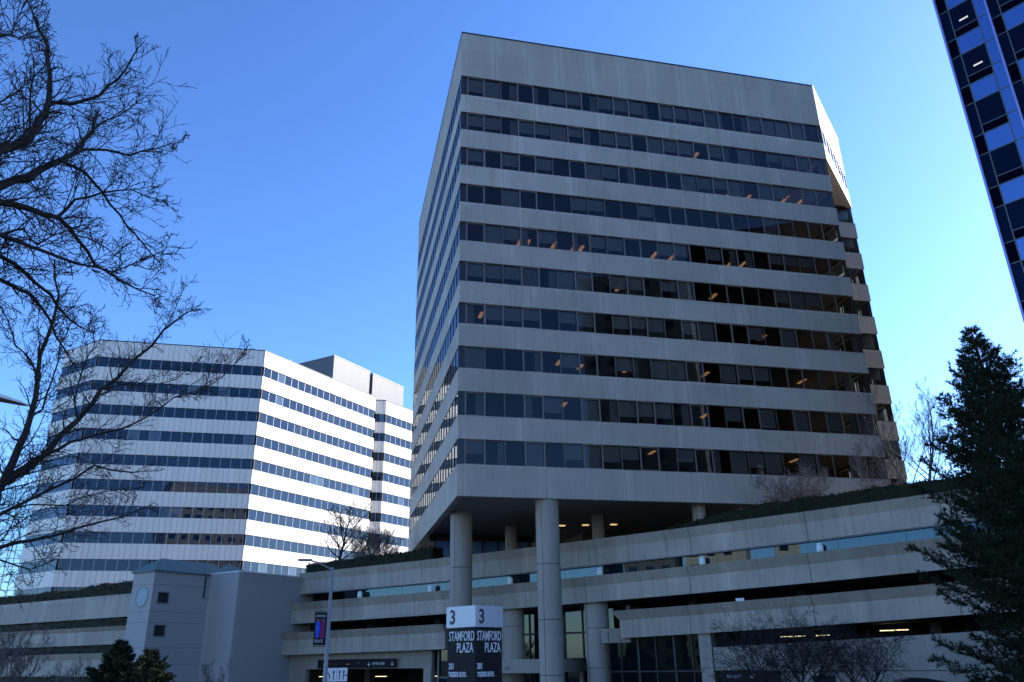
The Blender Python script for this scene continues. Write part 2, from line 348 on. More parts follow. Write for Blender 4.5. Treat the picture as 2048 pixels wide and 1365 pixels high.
# ------------------------------------------------------------------ main office tower
HEAD = [16.36, 19.96, 23.56, 27.17, 30.77, 34.35, 37.94, 41.54, 45.15, 49.0]
SILL = [14.5, 18.12, 21.79, 25.4, 29.01, 32.6, 36.17, 39.75, 43.32, 46.96]
def main_tower():
    rnd = random.Random(11)
    T = thing("office_tower", "grey concrete office tower with dark ribbon windows standing on round columns", "office building", TW(0, 0, GZ))
    lowp = [TW(x, y, 0) for x, y in ((0, 0), (35.1, 0), (35.1, 7.37), (42.9, 7.37), (42.9, 27), (35.1, 34.4), (0, 34.4))]
    upp = [TW(x, y, 0) for x, y in ((0, 0), (35.1, 0), (42.9, 7.37), (42.9, 27), (35.1, 34.4), (0, 34.4))]
    zs = [(12.23, SILL[0])]+[(HEAD[i], SILL[i+1]) for i in range(8)]
    for i, (a, b) in enumerate(zs):
        m = MB(); ring(m, lowp, a, b, .45, 0, u0=(i*1.7) % 3 if i else 0); m.build("spandrel", MT['tower'], T)
    m = MB(); ring(m, upp, HEAD[8], SILL[9], .45); m.build("spandrel", MT['tower'], T)
    m = MB(); ring(m, upp, HEAD[9], 53.75, .45); m.build("parapet", MT['parapet'], T)
    m = MB(); ring(m, off_poly(upp, -.04), 53.75, 53.87, .6); m.build("coping", MT['capm'], T)
    m = MB(); slab(m, off_poly(upp, .5), 52.6, 52.9); m.build("roof", MT['deck'], T)
    m = MB(); slab(m, off_poly(lowp, .46), 12.5, 12.75); m.build("soffit", MT['soffit'], T)
    # overhanging soffit of the two top storeys
    m = MB(); slab(m, [TW(35.12, .3, 0), TW(42.4, 7.2, 0), TW(42.4, 7.36, 0), TW(35.12, 7.36, 0)], 45.32, 45.5); m.build("soffit", MT['tower'], T)
    # floors, ceilings, cores
    inn = off_poly(lowp, .7); inu = off_poly(upp, .7)
    for i in range(10):
        m = MB(); top = (SILL[i+1]-.55) if i < 9 else 52.5
        slab(m, inu if i == 9 else inn, HEAD[i]+.12, top, 0); m.build("floor_slab", MT['ceil'], T)
    corep = [TW(x, y, 0) for x, y in ((6.5, 6.2), (33, 6.2), (33, 10), (40, 14), (40, 24), (33, 29), (6.5, 29))]
    m = MB()
    for i in range(10): slab(m, corep, SILL[i]-.5 if i else 12.76, HEAD[i]+.1, 0)
    m.build("core", MT['core'], T)
    # ceiling lights seen through the windows
    lights = [(5, 3.0, 1.9), (2, 9.2, 1.9), (2, 21.4, 2.4), (1, 14.2, 2.2),  (5, 5.4, 2.1), (5, 6.1, 2.1), (5, 8.4, 2.0), (5, 10.2, 2.2), (5, 10.9, 2.2), (5, 17.6, 2.0), (5, 19.3, 2.1), (5, 25.0, 2.1), (5, 26.2, 2.2),
              (7, 25.6, 2.2), (7, 26.6, 2.2), (7, 27.7, 2.2), (7, 31.3, 1.6), (7, 33.0, 1.7), (2, 8.4, 1.9), (2, 10.4, 2.6), (2, 14.4, 2.6), (2, 23.4, 2.6), (2, 30.6, 2.6),
              (1, 8.6, 1.7), (1, 11.4, 2.6), (1, 21.0, 2.6), (3, 2.0, 1.8), (3, 21.8, 2.6), (3, 27.0, 2.0), (0, 15.6, 1.5), (4, 14.0, 2.0), (4, 22.8, 2.0), (8, 22.5, 1.6), (0, 28.4, 2.2), (0, 6.2, 2.5)]
    for fl, x, y in lights:
        m = MB(); m.box(TW(x, y, HEAD[fl]+.06), F*.28, L*1.15, (0, 0, .05)); m.build("ceiling_light", MT['lamp'], T)
    # windows: front, notch front, side of the top storey, left side
    mats = [MT['frame'], MT['glass'], MT['frameb'], MT['blind'], MT['blind2'], MT['cornerg'], MT['capm']]
    specs = []
    def row(Pf, d, n, x0, npan, pw, zi, style, corner=None, corner_end=None):
        z0, z1 = SILL[zi], HEAD[zi]; h = z1-z0
        if corner:
            specs.append((0, lambda m, P=Pf(corner[0], z0), w=corner[1]-corner[0]: win(m, P, d, n, w, h, 0, .03, .06, mats, 5)))
        if corner_end:
            specs.append((0, lambda m, P=Pf(corner_end[0], z0), w=corner_end[1]-corner_end[0]: win(m, P, d, n, w, h, 0, .03, .06, mats, 5)))
        for k in range(npan):
            P = Pf(x0+k*pw, z0); r = rnd.random(); bl = None
            up = zi >= 8; q = .86 if up else (.25 if zi == 6 else .62)
            if r < q:
                y0 = rnd.choice([.0, .0, .28, .30, .33, .36, .5]) if up else rnd.choice([.0, .32, .34, .36, .45, .12])
                if rnd.random() < .25:
                    a = rnd.choice([0, 0, .55, .65]); b = 1 if a else rnd.choice([.3, .45, 1]); bl = (4, a, b, 0)
                else: bl = (3, 0, 1, y0)
            sash = style and (k % 3 == 0)
            if style and rnd.random() < .06: sash = not sash
            fr, fw = (2, .085) if sash else ((0, .045) if style else (6, .05))
            sc = rank(P+d*pw/2+Vector((0, 0, h/2)), n, pw*h)
            specs.append((sc, lambda m, P=P, fr=fr, fw=fw, bl=bl: win(m, P, d, n, pw, h, fr, fw, .08, mats, 1, bl, .03 if style else .040)))
    FN = -L; IN = .10
    for i in range(10):
        row(lambda x, z: TW(x, IN, z), F, FN, .53, 23, 1.49, i, True, (.06, .52), (34.81, 35.04))
        row(lambda x, z: TW(-.022, 34.3-x, z), -L, -F, .1, 23, 1.485, i, False)
        if i < 9:
            row(lambda x, z: TW(x, 7.37+IN, z), F, FN, 35.2, 5, 1.46, i, False, None, (42.51, 42.83))
            row(lambda x, z: TW(35.03, x, z), L, F, .25, 5, 1.42, i, False)
            row(lambda x, z: TW(42.83, x, z), L, F, 7.65, 13, 1.47, i, False)
    dd = (TW(42.9, 7.37, 0)-TW(35.1, 0, 0)).normalized(); nn = Vector((dd.y, -dd.x, 0))
    A = TW(35.1, 0, 0)+nn*.02
    row(lambda x, z: A+dd*x+Vector((0, 0, z)), dd, nn, .15, 7, 1.46, 9, False)
    emit_windows(specs, T, mats)
    # round columns; the three in the front row are the tall ones
    def col(x, y, r, z0, z1, joints=()):
        m = MB(); n = 48; c = TW(x, y, 0); zz = [z0]+list(joints)+[z1]
        for a, b in zip(zz, zz[1:]):
            a2, b2 = a+(.02 if a != z0 else 0), b-(.02 if b != z1 else 0)
            base = len(m.v)
            for i in range(n):
                for s2 in (0, 1):
                    t0 = 2*math.pi*i/n; m.v.append((c.x+math.cos(t0)*r, c.y+math.sin(t0)*r, b2 if s2 else a2))
            for i in range(n):
                j = (i+1) % n; m.f.append((base+2*i, base+2*j, base+2*j+1, base+2*i+1)); m.m.append(0)
                u = r*2*math.pi/n; m.uv += [(u*i+x*3, a2), (u*(i+1)+x*3, a2), (u*(i+1)+x*3, b2), (u*i+x*3, b2)]
        m.cyl((c.x, c.y, z0), r-.03, z1-z0, 24, 1)
        # upright joint of the two half shells, facing the street
        for ang in (math.radians(238), ):
            e = Vector((math.cos(ang), math.sin(ang), 0)); q = Vector((-e.y, e.x, 0)); m.box(Vector((c.x, c.y, z0))+e*(r-.02)-q*.015, q*.03, e*.024, (0, 0, z1-z0), 1)
        o = m.build("column", [MT['column'], MT['dark']], T); return o
    col(1.55, 7.6, .86, GZ, 12.55, (.55, 4.4, 8.15)); col(6.75, 1.0, .84, GZ, 12.55, (.55, 4.05, 7.75))
    for x, y, r in ((1.9, 22.7, .55), (7.1, 14.6, .5), (13.0, 8.1, .5), (18.9, 1.5, .5), (24.5, 1.5, .5), (31, 1.5, .5)): col(x, y, r, 9.2, 12.55)
    # lobby under the tower
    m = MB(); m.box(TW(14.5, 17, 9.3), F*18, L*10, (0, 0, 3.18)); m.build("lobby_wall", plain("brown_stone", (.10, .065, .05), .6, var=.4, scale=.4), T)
    m = MB()
    m.box(TW(1.0, 20, 9.3), F*9.4, L*.1, (0, 0, 2.6), 0)
    for k in range(7): m.box(TW(1.0+k*1.5, 19.9, 9.3), F*.12, L*.09, (0, 0, 2.6), 1)
    m.box(TW(.6, 19.85, 11.9), F*10, L*.6, (0, 0, .58), 1)
    m.build("lobby_glazing", [MT['bluepane'], MT['dark']], T)
    for q in ((1180, 0), (1243, 0), (1307, 0)): pass
    for x, y in ((11.2, 13.2), (13.2, 12.6), (15.6, 12.0)):
        m = MB(); m.box(TW(x, y, 12.42), F*.55, L*.35, (0, 0, .07)); m.build("soffit_light", emit("downlight", (1, .70, .36), .4), T)
main_tower()
# ------------------------------------------------------------------ white tower on the left
def white_tower():
    rnd = random.Random(5)
    T = thing("office_building", "white clad office block with blue ribbon windows, sunlit on its right side", "office building", (-45, 125, GZ))
    PA = Vector((-70.7, 115, 0)); B0 = Vector((-62.64, 110.18, 0)); B1 = Vector((-39.14, 115.77, 0)); B2 = Vector((-25.72, 140.3, 0))
    B3 = Vector((-26.05, 142.12, 0)); B4 = Vector((-24.13, 142.57, 0)); B5 = B4+AZ(31.95)*26
    pts = [PA, B0, B1, B2, B3, B4, B5, B5+AZ(-13)*12, PA+AZ(-13)*34]
    H = [44.88-3.7*k for k in range(12)]; S = [h-1.58 for h in H]
    m = MB(); ring(m, pts, H[0], 47.5, .4); m.build("parapet", MT['white'], T)
    m = MB(); ring(m, off_poly(pts, -.04), 47.5, 47.64, .5); m.build("coping", MT['capm'], T)
    for k in range(11):
        m = MB(); ring(m, pts, H[k+1], S[k], .4); m.build("spandrel", MT['white'], T)
    m = MB(); ring(m, pts, GZ, S[11], .4); m.build("base_wall", MT['white'], T)
    m = MB(); slab(m, off_poly(pts, .4), 46.6, 46.8); m.build("roof", MT['deck'], T)
    inn = off_poly(pts, .32); m = MB()
    slab(m, inn, GZ, 46.5); m.build("core", MT['dark'], T)
    mats = [MT['wframe'], MT['wglass'], MT['wglass2'], MT['wglass3'], MT['capm']]
    specs = []
    for a, b, npan in ((PA, B0, 6), (B0, B1, 16), (B1, B2, 18), (B3, B4, 2), (B4, B5, 17)):
        d = (b-a).normalized(); ln = (b-a).length; n = Vector((d.y, -d.x, 0)); pw = (ln-.5)/npan
        for k in range(12):
            for i in range(npan):
                P = a+d*(.25+i*pw)-n*.12+Vector((0, 0, S[k])); r = rnd.random()
                sunny = a is B1 or a is B4
                pm = 1 if r < (.66 if sunny else .95) else (2 if r < .94 else 3)
                sc = rank(P, n, pw*1.58) if P.z > 13 else 0
                if a is B3 or a is PA: sc *= .6
                specs.append((sc, lambda m, P=P, d=d, n=n, pw=pw, pm=pm: wwin(m, P, d, n, pw, 1.58, mats, pm)))
    emit_windows(specs, T, mats)
    # rooftop plant rooms
    for i, (c, dl, dr, h) in enumerate(((Vector((-32.1, 132.0, 46.8)), 9, 10.2, 6.05), (Vector((-26.85, 142.1, 46.8)), 9, 9.9, 6.1))):
        m = MB(); a = AZ(-61.3); b = AZ(28.7)
        m.box(c, b*dr, a*dl, (0, 0, h), 0)
        m.box(c-b*.06-a*.06+Vector((0, 0, h)), b*(dr+.12), a*(dl+.12), (0, 0, .12), 1)
        m.build("penthouse", [MT['pent'], MT['steel']], T)
    m = MB(); m.tube([Vector((-38.0, 124.8, 46.8)), Vector((-38.0, 124.8, 49.4))], .09, 6); m.box((-38.25, 124.6, 48.9), (.5, 0, 0), (0, .4, 0), (0, 0, .5), 1); m.build("roof_vent", [MT['steel'], MT['signw']], T)
white_tower()
# ------------------------------------------------------------------ blue glass tower on the right
def glass_tower():
    rnd = random.Random(8)
    T = thing("glass_tower", "dark blue glass tower with bright metal fins at the right edge", "tower block", (30, 42, GZ))
    G0 = Vector((29.976, 42.18, 0)); d = AZ(139); n = Vector((-d.y, d.x, 0)); 
    if n.dot(-G0) < 0: n = -n
    per = 3.88; ztop = 38.65+per*2.0; nb = 10
    m = MB(); m.box(G0+d*.05-n*.25+Vector((0, 0, GZ)), d*(2.83*nb-.1), -n*22, (0, 0, ztop-GZ)); m.build("core", MT['bglass'], T)
    mats = [MT['mull'], MT['bglass'], MT['bglass2'], MT['bglass3'], MT['blind']]
    specs = []
    Z = lambda z: Vector((0, 0, z))
    for b in range(nb):
        for fl in range(-10, 2):
            zb = 38.65+per*fl; x = b*2.83
            cells = [(x, .63, zb, 1.41, 1), (x, .63, zb+1.41, 2.47, 3),
                     (x+.63, 1.5, zb, 1.41, 2), (x+.63, 1.5, zb+1.41, .62, 1), (x+.63, 1.5, zb+2.03, 1.85, 3),
                     (x+2.13, .62, zb, 2.05, 2), (x+2.13, .62, zb+2.05, 1.83, 2)]
            for cx_, cw, cz, ch, pm in cells:
                if cz < GZ: continue
                P = G0+d*cx_+Z(cz); sc = rank(P, n, cw*ch) if (cz > 17 and cz < 47 and cx_ < 6.5) else 0
                specs.append((sc, lambda m, P=P, cw=cw, ch=ch, pm=pm: win(m, P, d, n, cw, ch, 0, .035, .07, mats, pm, None, .02)))
    emit_windows(specs, T, mats, name="glass_panel")
    for b in range(nb+1):
        m = MB(); m.box(G0+d*(b*2.83-.06)+Z(GZ), d*.12, n*.20, Z(ztop-GZ)); m.build("fin", MT['fin'], T)
    for x, z in ((1.1, 38.65+per-.45+.0), (1.15, 38.65-.45), ):
        m = MB(); m.box(G0+d*x+n*.0+Z(z-.9)-n*.0+n*.01, d*.55, n*.012, Z(.12)); m.build("office_light", emit("cool_office_light", (1, .80, .66), .25), T)
    m = MB(); m.box(G0-d*.1-n*22.2+Z(ztop), d*(2.83*nb+.2), n*22.5, Z(1)); m.build("coping", MT['mull'], T)
glass_tower()
# ------------------------------------------------------------------ far buildings
def far_buildings():
    T = thing("glass_building", "pale cyan glass building far behind the bare branches", "office building", (-115, 178, GZ))
    a = Vector((-112.8, 184, 0)); d = AZ(-103); n = AZ(167)
    m = MB(); m.box(a+Vector((0, 0, GZ)), d*50, -n*30, (0, 0, 43)); m.build("facade", MT['fglass'], T)
    m = MB()
    for k in range(34): m.box(a+d*(k*1.5)+n*.02+Vector((0, 0, GZ)), d*.14, n*.08, (0, 0, 43), 1 if k % 5 == 0 else 0)
    for k in range(22): m.box(a+n*.02+Vector((0, 0, GZ+k*1.75)), d*50, n*.12, (0, 0, .12), 0)
    m.build("mullions", [MT['wframe'], MT['mull']], T)
    # buildings across the street behind the photographer; the windows mirror them
    def block(x, y, wx, wy, h, rot, label, mat):
        T = thing("apartment_block", label, "building", (x, y, GZ)); d = AZ(90+rot); e = AZ(rot)
        m = MB(); o = Vector((x, y, GZ)); m.box(o, d*wx, e*-wy, (0, 0, h), 0); m.box(o+Vector((0, 0, h))-d*.2+e*.2, d*(wx+.4), e*-(wy+.4), (0, 0, .8), 0); m.build("walls", mat, T)
        m = MB()
        for k in range(int(h/3.6)):
            for i in range(int(wx/4.2)): m.box(o+d*(1.3+i*4.2)+e*.02+Vector((0, 0, 1.5+k*3.6)), d*2.0, e*.06, (0, 0, 1.7), 0)
        m.build("windows", MT['wglass'], T)
    block(-40, -70, 30, 20, 64, 8, "tall beige masonry block across the street, mirrored in the white office block", MT['beige'])
    block(-108, -36, 15, 22, 40, 45, "beige masonry block across the street, mirrored in the garage glazing", MT['beige'])
    block(-91, -50, 6, 12, 32.5, 45, "narrow low beige block beside the larger one across the street", MT['beige'])
    block(-118, -24, 13, 16, 44, 45, "dark block left of the beige ones across the street", MT['core'])
    block(62, -34, 24, 20, 84, -42, "brown brick block across the street, mirrored in the tower windows", concrete("brown_brick", (.40, .33, .27), 6, 3.4, .0, .2))
far_buildings()
def shade_block():  # unseen block, added to keep the sun off the lamp post and street
    T = thing("office_building", "plain dark office block beyond the right edge, behind the blue glass tower", "office building", (60, 50, GZ)); o = Vector((60, 43, GZ))
    m = MB(); m.box(o, (26, 0, 0), (0, 25, 0), (0, 0, 62)); m.build("walls", MT['garage2'], T)
    m = MB()
    for k in range(15):
        m.box(o+Vector((-.05, .5, 2+k*3.8)), (.05, 0, 0), (0, 24, 0), (0, 0, 1.8)); m.box(o+Vector((.5, -.05, 2+k*3.8)), (25, 0, 0), (0, .05, 0), (0, 0, 1.8))
    m.build("windows", MT['wglass'], T)
shade_block()
# ------------------------------------------------------------------ stepped parking garage in front of the tower
def srange(a, b, cuts):
    return [a]+[c for c in cuts if a+.01 < c < b-.01]+[b]
JOINTS = [5.5+8.05*k for k in range(-12, 8)]
def parapet(m, s0, s1, face, zt, zs, zb, lip, gf=g, miter0=0.0, gap=.018):
    cuts = srange(s0, s1, JOINTS)
    for i, (a, b) in enumerate(zip(cuts, cuts[1:])):
        a2 = a+(gap if i else 0); b2 = b-(gap if b < s1-.01 else 0); k0 = -miter0 if i == 0 else 0
        def sec(s, k): G = gf(s); return [PP(s+k, face+lip, G+zt), PP(s, face, G+zs), PP(s, face, G+zb), PP(s, face-.5, G+zb), PP(s, face-.5, G+zt)]
        A, B = sec(a2, k0), sec(b2, 0); hh = [zt, zs, zb, zb, zt]
        for j in range(5):
            j2 = (j+1) % 5; l = (A[j]-A[j2]).length
            v0 = gf(a)+hh[j]; v1 = v0-l
            m.poly([A[j], A[j2], B[j2], B[j]], 0, [(a2, v0), (a2, v1), (b2, v1), (b2, v0)])
        m.poly(A[::-1], 0, [(a2, p.z) for p in A[::-1]]); m.poly(B, 0, [(b2, p.z) for p in B])
def decks(m, s0, s1, t0, t1, z0, z1, gf=g, step=9.0):
    n = max(1, int((s1-s0)/step)); 
    for i in range(n):
        a = s0+(s1-s0)*i/n; b = s0+(s1-s0)*(i+1)/n
        q = [PP(a, t0, gf(a)+z1), PP(b, t0, gf(b)+z1), PP(b, t1, gf(b)+z1), PP(a, t1, gf(a)+z1)]; w_ = [PP(a, t0, gf(a)+z0), PP(b, t0, gf(b)+z0), PP(b, t1, gf(b)+z0), PP(a, t1, gf(a)+z0)]
        m.poly(q); m.poly(w_[::-1]); m.poly([w_[0], w_[1], q[1], q[0]]); m.poly([w_[2], w_[3], q[3], q[2]])
def text(parent, body, P, d, up, n, size, sx=1.0, mat=None, align='LEFT', name="lettering", ext=.006, offset=0.0):
    c = bpy.data.curves.new("text", 'FONT'); c.body = body; c.size = size; c.align_x = align; c.extrude = ext; c.resolution_u = 3; c.offset = offset
    o = bpy.data.objects.new("text", c); COL.objects.link(o); dg = bpy.context.evaluated_depsgraph_get(); dg.update()
    me = bpy.data.meshes.new_from_object(o.evaluated_get(dg)); bpy.data.objects.remove(o)
    org = ORG[parent.name]; r = Matrix((d*sx, up, n)).transposed(); P = Vector(P)-org
    for v in me.vertices: v.co = r @ v.co + P
    me.materials.clear(); me.materials.append(mat or MT['letter'])
    ob = bpy.data.objects.new(name, me); COL.objects.link(ob); ob.parent = parent; ORG[ob.name] = org; return ob
ZU = Vector((0, 0, 1))
def garage():
    T = thing("parking_garage", "long concrete parking garage with three flared parapet bands and a mirrored window strip", "parking garage", PP(8, 0, GZ))
    m = MB(); parapet(m, -17.12, 62, 0, .10, -.56, -1.74, .35); m.build("parapet", MT['garage'], T)
    m = MB(); parapet(m, -17.12, 62, .85, -2.65, -3.30, -4.43, .45); m.build("parapet", MT['garage'], T)
    m = MB(); parapet(m, -17.12, 1.2, 1.57, -5.25, -5.86, -7.10, .48); m.build("parapet", MT['garage'], T)
    m = MB(); parapet(m, 16.45, 62, 1.57, -5.25, -5.86, -7.03, .48, miter0=.45); m.build("parapet", MT['garage'], T)
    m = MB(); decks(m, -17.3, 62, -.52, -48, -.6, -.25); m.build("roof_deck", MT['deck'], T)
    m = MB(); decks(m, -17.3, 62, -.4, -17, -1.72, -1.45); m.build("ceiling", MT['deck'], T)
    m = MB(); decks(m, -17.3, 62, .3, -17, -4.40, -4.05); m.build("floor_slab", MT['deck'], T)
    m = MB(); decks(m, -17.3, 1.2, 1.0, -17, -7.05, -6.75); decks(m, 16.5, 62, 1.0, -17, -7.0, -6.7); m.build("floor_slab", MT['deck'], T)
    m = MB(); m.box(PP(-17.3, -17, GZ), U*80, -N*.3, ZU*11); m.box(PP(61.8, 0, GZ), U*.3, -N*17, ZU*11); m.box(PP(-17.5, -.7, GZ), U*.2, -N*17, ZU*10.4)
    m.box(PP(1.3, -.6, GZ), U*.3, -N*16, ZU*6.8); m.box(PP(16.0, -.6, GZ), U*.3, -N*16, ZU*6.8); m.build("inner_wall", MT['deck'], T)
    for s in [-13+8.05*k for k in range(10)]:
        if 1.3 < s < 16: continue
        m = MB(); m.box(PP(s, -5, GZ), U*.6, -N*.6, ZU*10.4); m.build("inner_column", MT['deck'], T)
    # the mirrored strip between the upper two bands
    for k in range(17):
        s = -12.9+4.03*k; a = max(s, -11.6)
        m = MB(); m.poly([PP(a, -.2, g(a)-2.8), PP(s+4.01, -.2, g(s+4.01)-2.8), PP(s+4.01, -.2, g(s+4.01)-1.6), PP(a, -.2, g(a)-1.6)])
        m.build("strip_window", MT['strip'], T)
    m = MB()
    for a, b in [(-17.2+4*i, -13.2+4*i) for i in range(19)]:
        q = [PP(a, .05, g(a)-1.80), PP(b, .05, g(b)-1.80)]; m.tube([q[0], q[1]], .03, 4)
    m.build("strip_rail", MT['steel'], T)
    # garage entrance under the left end
    m = MB(); m.box(PP(-17.3, .5, 1.02), U*16.4, -N*.4, ZU*1.6); m.box(PP(-1.72, .5, GZ), U*.8, -N*.5, ZU*2.72); m.box(PP(-17.3, .5, GZ), U*2.2, -N*.5, ZU*2.72); m.build("entrance_frame", MT['garage2'], T)
    m = MB(); m.box(PP(-.3, .1, GZ), U*1.5, -N*.05, ZU*4.2, 0); m.box(PP(-.5, .25, GZ), U*.15, -N*.3, ZU*4.3, 1); m.box(PP(.9, .25, GZ), U*.3, -N*.3, ZU*4.3, 1); m.box(PP(-.35, .2, .25), U*1.3, -N*.2, ZU*.12, 1); m.build("side_window", [MT['lobby'], MT['mull']], T)
    for s in (-15.4, -8.6, -2.4):
        m = MB(); m.box(PP(s, -1.5, .35), U*1.2, -N*.12, ZU*.05); m.build("strip_light", MT['lampw'], T)
    # pedestrian entrance: round columns, glazing, canopy
    for s in (6.3, 13.65):
        m = MB(); c = PP(s, -.5, GZ)
        zz = [GZ, .9, 3.95 if s < 10 else 3.6, g(s)-4.4]
        for a, b in zip(zz, zz[1:]): m.cyl((c.x, c.y, a+.02), .9, b-a-.03, 40)
        m.cyl((c.x, c.y, GZ), .87, 6.6, 24, 1)
        e = (N+U*-.55).normalized(); q = Vector((-e.y, e.x, 0)); m.box(c+e*.88-q*.015, q*.03, e*.03, ZU*(g(s)-4.5-GZ), 1)
        m.build("column", [MT['column'], MT['dark']], T)
    m = MB()
    for s0, s1 in ((1.5, 16.0),):
        n = 9; wd = (s1-s0)/n
        for k in range(n):
            for z0, z1 in ((GZ, 1.4), (1.5, 3.35), (3.5, 5.3)): m.poly([PP(s0+k*wd, -3, z0), PP(s0+(k+1)*wd, -3, z0), PP(s0+(k+1)*wd, -3, z1), PP(s0+k*wd, -3, z1)], 0)
            m.box(PP(s0+k*wd-.05, -2.9, GZ), U*.1, -N*.2, ZU*7.2, 1)
        for z in (1.4, 3.36, 5.3): m.box(PP(s0, -2.88, z), U*(s1-s0), -N*.22, ZU*.14, 1)
        m.box(PP(s0, -2.7, 5.45), U*(s1-s0), -N*.5, ZU*.5, 2)
    m.build("entrance_glazing", [MT['lobby'], MT['mull2'], MT['deck']], T)
    m = MB(); m.box(PP(14.6, .9, 2.55), U*2.3, -N*1.2, ZU*.95); m.build("beam", MT['garage2'], T)
    # shop glazing and piers under the right part
    m = MB(); ed = [15.2, 16.1, 17.4, 18.7, 20.05, 21.3, 21.95]
    for a, b in zip(ed, ed[1:]):
        m.poly([PP(a, .8, GZ), PP(b, .8, GZ), PP(b, .8, 3.4), PP(a, .8, 3.4)], 0)
        w_ = .16 if a in (17.4, 20.05) else .07; m.box(PP(a-w_/2, .9, GZ), U*w_, -N*.15, ZU*5.1, 1)
    m.box(PP(15.2, .9, .62), U*6.8, -N*.15, ZU*.1, 1); m.box(PP(15.2, .88, -.25), U*6.8, -N*.15, ZU*.14, 1)
    m.build("shop_glazing", [MT['shop'], MT['mull2']], T)
    m = MB(); m.box(PP(21.95, 1.3, GZ), U*.85, -N*.9, ZU*5.0, 0, (21.95, 0)); m.build("pier", MT['column'], T)
    m = MB()
    for a, b in [(22.95+3.35*i, 22.95+3.35*(i+1)) for i in range(12)]:
        za = g(a)-7.93; zb = g(b)-7.93; lo = .8 if b < 27.3 and a > 22.9 else GZ; lo = .72 if b < 27.3 else GZ
        m.poly([PP(a, 1.5, lo), PP(b, 1.5, lo), PP(b, 1.5, zb), PP(a, 1.5, za)], 0, [(a, lo), (b, lo), (b, zb), (a, za)])
        m.poly([PP(a, 1.5, za), PP(b, 1.5, zb), PP(b, 1.2, zb), PP(a, 1.2, za)], 0); m.poly([PP(a, 1.2, lo), PP(b, 1.2, lo), PP(b, 1.5, lo), PP(a, 1.5, lo)], 0)
        m.poly([PP(b, 1.2, lo), PP(a, 1.2, lo), PP(a, 1.2, za), PP(b, 1.2, zb)], 0)
    m.build("street_wall", MT['garage2'], T)
    m = MB(); m.box(PP(23.3, 1.52, .62), U*39, N*.012, ZU*.03); m.box(PP(29.0, 1.48, GZ), U*1.3, N*.05, ZU*2.1); m.build("wall_trim", MT['dark'], T)
    for s, ln, t in ((26.0, 1.7, -3.6), (27.9, .9, -6), (32.4, 1.7, -4)):
        m = MB(); m.box(PP(s, t, g(s)-7.42), U*ln*.5, -N*.12, ZU*.06); m.box(PP(s+ln*.55, t, g(s)-7.42+.01), U*ln*.45, -N*.12, ZU*.06); m.build("strip_light", MT['lampw'], T)
    m = MB(); m.box(PP(24.6, .75, g(24.6)-5.25), U*.55, -N*.05, ZU*.28); m.build("notice", MT['signw'], T)
    # drums on the ledge before the mirrored strip; faint emission imitates daylight
    first = None
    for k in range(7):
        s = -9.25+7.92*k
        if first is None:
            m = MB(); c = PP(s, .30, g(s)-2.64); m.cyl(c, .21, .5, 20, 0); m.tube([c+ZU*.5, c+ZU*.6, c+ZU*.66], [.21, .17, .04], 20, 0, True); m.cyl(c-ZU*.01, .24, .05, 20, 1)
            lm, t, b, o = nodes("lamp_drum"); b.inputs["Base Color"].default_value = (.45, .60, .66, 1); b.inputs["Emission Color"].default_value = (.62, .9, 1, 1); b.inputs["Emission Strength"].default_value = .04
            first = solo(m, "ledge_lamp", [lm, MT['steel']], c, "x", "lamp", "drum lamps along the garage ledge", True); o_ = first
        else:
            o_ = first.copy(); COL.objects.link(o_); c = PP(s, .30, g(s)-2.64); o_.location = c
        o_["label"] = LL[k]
LL = ["white drum lamp on the garage ledge nearest the lamp post, leftmost of its row",
      "white drum lamp on the garage ledge just left of the two thick round columns",
      "white drum lamp on the garage ledge between the two thick round columns",
      "white drum lamp on the garage ledge just right of the second thick column",
      "white drum lamp on the garage ledge below the short column stub under the tower",
      "white drum lamp on the garage ledge below the bare shrub on the roof",
      "white drum lamp on the garage ledge behind the tall evergreen"]
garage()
def canopy():
    c = PP(11.375, 3.55, 0); T = thing("entrance_canopy", "concrete entrance canopy with street number beside the round column", "canopy", PP(11.375, 3.55, GZ))
    m = MB(); m.box(PP(11.375, 3.55, .66), -U*6.2, -N*6.4, ZU*.86, 0); m.build("slab", MT['garage2'], T)
    m = MB(); m.box(PP(11.395, 3.57, 1.50), -U*6.24, -N*6.42, ZU*.06, 0); m.build("flashing", MT['steel'], T)
    for a, b in ((5.6, 3.0), (11.0, -2.4)):
        m = MB(); m.box(PP(a, b, GZ), U*.3, -N*.3, ZU*2.4); m.build("post", MT['steel'], T)
    text(T, "1337", PP(8.0, 3.562, .86), U, ZU, N, .34, .8, MT['letterd'])
canopy()
